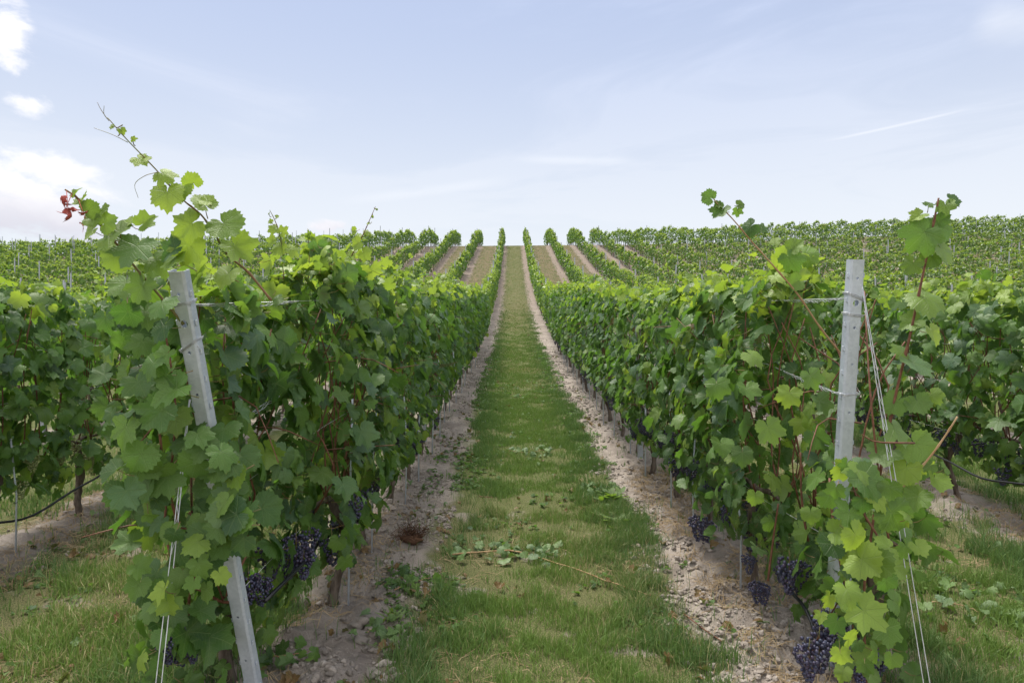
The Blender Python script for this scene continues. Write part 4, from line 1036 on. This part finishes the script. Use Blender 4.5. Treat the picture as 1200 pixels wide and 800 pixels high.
def build_straw():
    g = np.random.default_rng(17); acc = Acc()
    for (x0, x1, y0, y1, n) in ((ROW_L - .35, ROW_L + .25, 2.6, 6, 1600), (ROW_R - .3, ROW_R + .5, 2.7, 7, 5200), (ROW_L - SP - .4, ROW_L - SP + .5, 4, 8, 1800), (ROW_R + SP - .5, ROW_R + SP + .4, 4, 8, 2200), (ROW_L - SP - .3, ROW_L - SP + .8, 4, 8, 1500), (ROW_R + .9, ROW_R + SP + .3, 3.4, 8, 1800), (ROW_L - 1.4, ROW_L - .3, 2.6, 5, 900), (-.5, 1.0, 2.5, 5, 900)):
        X = g.uniform(x0, x1, n); Y = g.uniform(y0, y1, n); keep = fbm(X * 2.2, Y * 2.2, 52, 3) > .45; X, Y = X[keep], Y[keep]; n = len(X)
        a = g.uniform(0, 6.3, n); L = g.uniform(.03, .14, n); b = a + g.normal(0, .5, n)
        x1_ = X + np.cos(a) * L / 2; y1_ = Y + np.sin(a) * L / 2; x2 = x1_ + np.cos(b) * L / 2; y2 = y1_ + np.sin(b) * L / 2; w = .0018
        P0 = np.stack([X, Y, H(X, Y) + .004], 1); P1 = np.stack([x1_, y1_, H(x1_, y1_) + g.uniform(.005, .03, n)], 1); P2 = np.stack([x2, y2, H(x2, y2) + g.uniform(.002, .03, n)], 1)
        q = np.stack([-np.sin(a), np.cos(a), 0 * a], 1) * w; u = np.array([0, 0, w])
        v = np.stack([P0 - q, P0 + q, P0 + u, P1 - q, P1 + q, P1 + u, P2 - q * .6, P2 + q * .6, P2 + u * .6], 1).reshape(-1, 3)
        f = []
        for s in (0, 3):
            for i, j in ((0, 1), (1, 2), (2, 0)): f += [(s + i, s + j, s + 3 + j), (s + i, s + 3 + j, s + 3 + i)]
        f = np.array(f); acc.add(v, (f[None] + (np.arange(n) * 9)[:, None, None]).reshape(-1, 3))
    tag(link('dry_straw', acc.data('dry_straw', [M['straw']], False)), 'dry straw and mown stalks littering the ground at the vine feet', None, None, 'stuff')
build_straw()
def build_cover():
    g = np.random.default_rng(19); acc = Acc()
    for (x0, x1, y0, y1, n) in ((ROW_L + .2, ROW_L + .75, 2.8, 9, 420), (ROW_R - .8, ROW_R - .3, 2.8, 9, 420), (ROW_L + .35, ROW_L + .7, 9, 22, 500), (ROW_R - .7, ROW_R - .35, 9, 22, 500), (-.5, 1.0, 3, 14, 700), (ROW_L - SP + .4, ROW_L - .4, 3, 7, 500), (ROW_R + .4, ROW_R + SP - .4, 3, 7, 500)):
        X = g.uniform(x0, x1, n); Y = g.uniform(y0, y1, n); keep = fbm(X * 2.6, Y * 2.6, 60, 3) > .55; X, Y = X[keep], Y[keep]
        for x, y in zip(X, Y):
            m = g.integers(3, 7); a = g.uniform(0, 6.3, m); rr = g.uniform(.005, .035, m); px, py = x + np.cos(a) * rr, y + np.sin(a) * rr
            pos = np.stack([px, py, H(px, py) + g.uniform(.008, .03, m)], 1)
            add_leaves(acc, pos, np.stack([g.normal(0, .4, m), g.normal(0, .4, m), np.ones(m)], 1), np.stack([np.cos(a), np.sin(a), 0 * a], 1), g.uniform(.008, .02, m) * (1 + y * .05), np.stack([g.random(m), g.uniform(0, .25, m), 0 * a], 1), TPL_LOW, g)
    tag(link('ground_cover', acc.data('ground_cover', [M['leaf']])), 'low clover-like weeds creeping along the lane edges', None, None, 'stuff')
build_cover()

def build_litter():
    g = np.random.default_rng(91); acc = Acc()
    for (x0, x1, y0, y1, n) in ((ROW_L - .3, ROW_L + .6, 2.7, 10, 260), (ROW_R - .7, ROW_R + .3, 2.7, 10, 260), (ROW_L - SP, ROW_L - .4, 2.9, 7, 420), (ROW_R + .3, ROW_R + SP, 2.9, 7, 320), (-.6, 1.0, 2.6, 9, 120), (ROW_L, ROW_R, 10, 30, 260)):
        X = g.uniform(x0, x1, n); Y = g.uniform(y0, y1, n); keep = fbm(X * 1.8, Y * 1.8, 95, 3) > g.uniform(.35, .6, n); X, Y = X[keep], Y[keep]; k = len(X)
        brown = g.random(k) < .72; a = g.uniform(0, 6.3, k)
        add_leaves(acc, np.stack([X, Y, H(X, Y) + g.uniform(.012, .045, k)], 1), np.stack([g.normal(0, .5, k), g.normal(0, .5, k), np.ones(k)], 1), np.stack([np.cos(a), np.sin(a), 0 * a], 1), g.uniform(.014, .042, k), np.stack([g.random(k), np.where(brown, 0, g.uniform(0, .4, k)), np.where(brown, 1., .3)], 1), TPL_HI, g, curl=2.2)
    tag(link('leaf_litter', acc.data('leaf_litter', [M['wilt']])), 'curled brown and green fallen vine leaves scattered over soil and grass', None, None, 'stuff')
build_litter()
# single large clods of earth
CL = [(421, 733, .034), (424, 752, .020), (428, 762, .017), (403, 728, .015), (380, 765, .016), (410, 790, .014), (396, 748, .012), (440, 700, .013), (372, 742, .012), (415, 670, .012), (452, 668, .012), (466, 690, .011), (388, 790, .014), (436, 790, .02), (448, 716, .012),
      (907, 785, .016), (836, 702, .012), (830, 716, .013), (850, 730, .015), (862, 745, .013), (838, 745, .012), (812, 660, .012), (790, 640, .011), (878, 762, .015), (895, 745, .012), (822, 690, .014), (846, 764, .015), (868, 792, .018), (770, 620, .012), (800, 675, .010), (473, 602, .018), (498, 572, .016), (486, 590, .013), (505, 560, .014)]
cl_src = {}
g = np.random.default_rng(23)
CM = [Acc().add(*rock(g, 2), 0, (0.0, 0, 0)).data('clod', [M['stone']]) for _ in range(6)]
for i, (px, py, s) in enumerate(CL):
    p = G(px, py); o = link('earth_clod', CM[i % 6], None, (p[0], p[1], p[2] + s * .35)); s *= 1.35; o.scale = (s, s, s * .8); o.rotation_euler = (g.uniform(-.3, .3), g.uniform(-.3, .3), g.uniform(0, 6))
    if i == 0: lab, gr = 'largest round clod of dry earth on the bare strip left of the lane', 'earth clods left of the lane'
    elif px < 600: lab, gr = 'small pale clod of dry earth on the bare strip left of the lane', 'small earth clods left of the lane'
    else: lab, gr = 'small pale clod of dry earth on the bare strip right of the lane', 'small earth clods right of the lane'
    tag(o, lab, 'clod', gr)

# pruned leafy shoots lying on the lane
def ground_prune(name, label, stem, lv, mat='wilt', stem_mat='tan_stem', rad=.004, seed=1, h=.03, cat='cut shoot', group=None, youth=.1):
    g = np.random.default_rng(seed); p0 = G(*stem[0]); root = empty(name, tuple(p0)); tag(root, label, cat, group)
    pts = np.array([G(*q) for q in stem]) + (0, 0, h); acc = Acc(); pp = spline(pts, 18) - p0; pp[:, 2] += np.abs(g.normal(0, .006, 18)); tube(acc, pp, np.linspace(rad, rad * .5, 18), 6, 0, .1); link('stem', acc.data('stem', [M[stem_mat]]), root)
    n = len(lv); pos = np.array([G(q[0], q[1]) for q in lv]) - p0; pos[:, 2] += g.uniform(.015, .06, n); a = g.uniform(0, 6.3, n)
    acc = Acc(); add_leaves(acc, pos, np.stack([g.normal(0, .45, n), g.normal(-.35, .4, n), np.ones(n) * .8], 1), np.stack([np.cos(a), np.sin(a), g.normal(0, .2, n)], 1), np.array([q[2] for q in lv]), np.stack([g.random(n), np.clip(g.normal(youth, .12, n), 0, 1), np.where(g.random(n) < .3, .4, 0)], 1), TPL_HI, g, curl=1.3)
    link('leaves', acc.data('leaves', [M[mat], M['green_stem']]), root)
g = np.random.default_rng(41)
lv = [(g.uniform(512, 655), 652 + g.normal(0, 7) + abs(0), g.uniform(.03, .055)) for _ in range(46)]
ground_prune('cut_vine_shoot', 'leafy cut vine shoot lying across the grass lane, its tan stem pointing right', [(530, 655), (600, 652), (660, 668), (720, 690), (768, 706)], lv, seed=42, rad=.0055)
lv = [(620 + g.normal(0, 16), 531 + g.normal(0, 4.5), g.uniform(.03, .055)) for _ in range(26)]
ground_prune('cut_vine_shoot', 'wilted heap of cut leaves lying farther up in the middle of the grass lane', [(596, 531), (620, 533), (650, 527)], lv, seed=43, rad=.003)
lv = [(700 + g.normal(0, 11), 577 + g.normal(0, 5), g.uniform(.035, .06)) for _ in range(18)]
ground_prune('cut_vine_shoot', 'blue-green cut leaves lying at the right edge of the grass lane above the weed', [(680, 566), (700, 576), (716, 582)], lv, seed=44, rad=.003, youth=.0)
lv = [(480 + g.normal(0, 14), 690 + g.normal(0, 6), g.uniform(.03, .05)) for _ in range(16)]
ground_prune('cut_vine_shoot', 'small leafy shoot lying on the soil at the left edge of the lane', [(462, 698), (480, 690), (505, 683)], lv, mat='leaf', seed=45, rad=.003, youth=.2)
lv = [(g.uniform(1080, 1200), 715 + g.normal(0, 18), g.uniform(.03, .05)) for _ in range(24)] + [(1112, 692, .06), (1130, 700, .05), (1085, 720, .05)]
ground_prune('cut_vine_shoot', 'cut leaves strewn over the grass beside the guy wire right of the lane', [(1075, 716), (1110, 712), (1150, 725)], lv, seed=46, rad=.003, youth=.15)
lv = [(448 + g.normal(0, 12), 745 + g.normal(0, 9), g.uniform(.025, .045)) for _ in range(12)]
ground_prune('cut_vine_shoot', 'dull crumpled leaves beside the largest clod left of the lane', [(430, 748), (455, 745)], lv, seed=47, rad=.002, youth=.05)
lv = [(340 + g.normal(0, 26), 775 + g.normal(0, 10), g.uniform(.03, .05)) for _ in range(16)]
ground_prune('low_vine_sprout', 'low leafy sprouts at the foot of the leaning post left of the lane', [(310, 780), (345, 776), (370, 770)], lv, mat='leaf', seed=48, rad=.003, youth=.15, cat='sprout')
def fallen_cane(a, b, c, mat, label, r=.003):
    acc = Acc(); p0 = G(*a); tube(acc, spline([G(*a) + (0, 0, .02) - p0, G(*b) + (0, 0, .022) - p0, G(*c) + (0, 0, .02) - p0], 10), [r] * 10, 6, 0, .15)
    tag(link('fallen_cane', acc.data('fallen_cane', [M[mat]]), None, tuple(p0)), label, 'cane')
fallen_cane((800, 722), (822, 740), (846, 757), 'cane', 'red-brown cut cane lying on the soil strip right of the lane')
fallen_cane((562, 584), (570, 585), (578, 585), 'cane', 'short brown twig lying in the grass of the lane', .004)

# weeds: rosettes of long leaves
def weed(px, py, n, L, W, label, seed, col=.5, up=.8):
    g = np.random.default_rng(seed); p0 = G(px, py); root = empty('weed', tuple(p0)); tag(root, label, 'weed'); acc = Acc()
    for i in range(n):
        a = g.uniform(0, 6.3); e = g.uniform(.3, 1.2) * up; l = L * g.uniform(.6, 1.1); b = np.array([g.normal(0, L * .3), g.normal(0, L * .3), 0])
        d = np.array([math.cos(a), math.sin(a), 0]); s = np.array([-d[1], d[0], 0]); ts = np.linspace(0, 1, 6)
        c = b + d * l * np.cos(e) * ts[:, None] + np.array([0, 0, 1]) * (l * np.sin(e) * (ts - .35 * ts ** 2))[:, None]
        w = W * np.sin(np.pi * (ts * .86 + .1)) ** .8
        v = np.concatenate([c - s * w[:, None], c - (0, 0, W * .2), c + s * w[:, None]]); f = []
        for j in range(5):
            for o1, o2 in ((0, 6), (6, 12)): f += [(o1 + j, o2 + j, o2 + j + 1), (o1 + j, o2 + j + 1, o1 + j + 1)]
        acc.add(v, f, 0, (g.random(), np.clip(col + g.normal(0, .1), 0, 1), 0))
    link('leaf_rosette', acc.data('leaf_rosette', [M['leaf_far']]), root)
    a2 = Acc(); tube(a2, [(0, 0, -.03), (0, 0, .03)], [.006, .004], 5); link('stem', a2.data('stem', [M['green_stem']]), root)
weed(718, 585, 30, .17, .024, 'bright green broad-leaved weed on the right edge of the grass lane', 71, .38)
weed(724, 612, 28, .16, .022, 'lower bright green weed next to the broad-leaved one, right lane edge', 72, .36)
weed(460, 725, 30, .085, .008, 'tiny bright green tuft weed on the soil left of the lane', 73, .4, 1.1)
weed(524, 690, 16, .08, .012, 'dark low weed in the left edge of the lane grass', 74, .1)
# clump of fibrous roots
def root_clump():
    g = np.random.default_rng(81); p0 = G(482, 632); acc = Acc()
    for i in range(170):
        a = g.uniform(0, 6.3); r = g.uniform(.01, .12); z = g.uniform(.0, .07); b = np.array([math.cos(a) * r, math.sin(a) * r * .8, z])
        tube(acc, [b, b + g.normal(0, .03, 3) + (0, 0, .01), b + g.normal(0, .05, 3)], [.002, .0017, .001], 3, cap=False)
    v, f = rock(g, 2); acc.add(v * (.09, .075, .035) + (0, 0, .012), f)
    tag(link('root_clump', acc.data('root_clump', [M['root']]), None, tuple(p0)), 'brown fibrous root clump dug up on the soil left of the lane', 'root clump')
root_clump()
print('done')
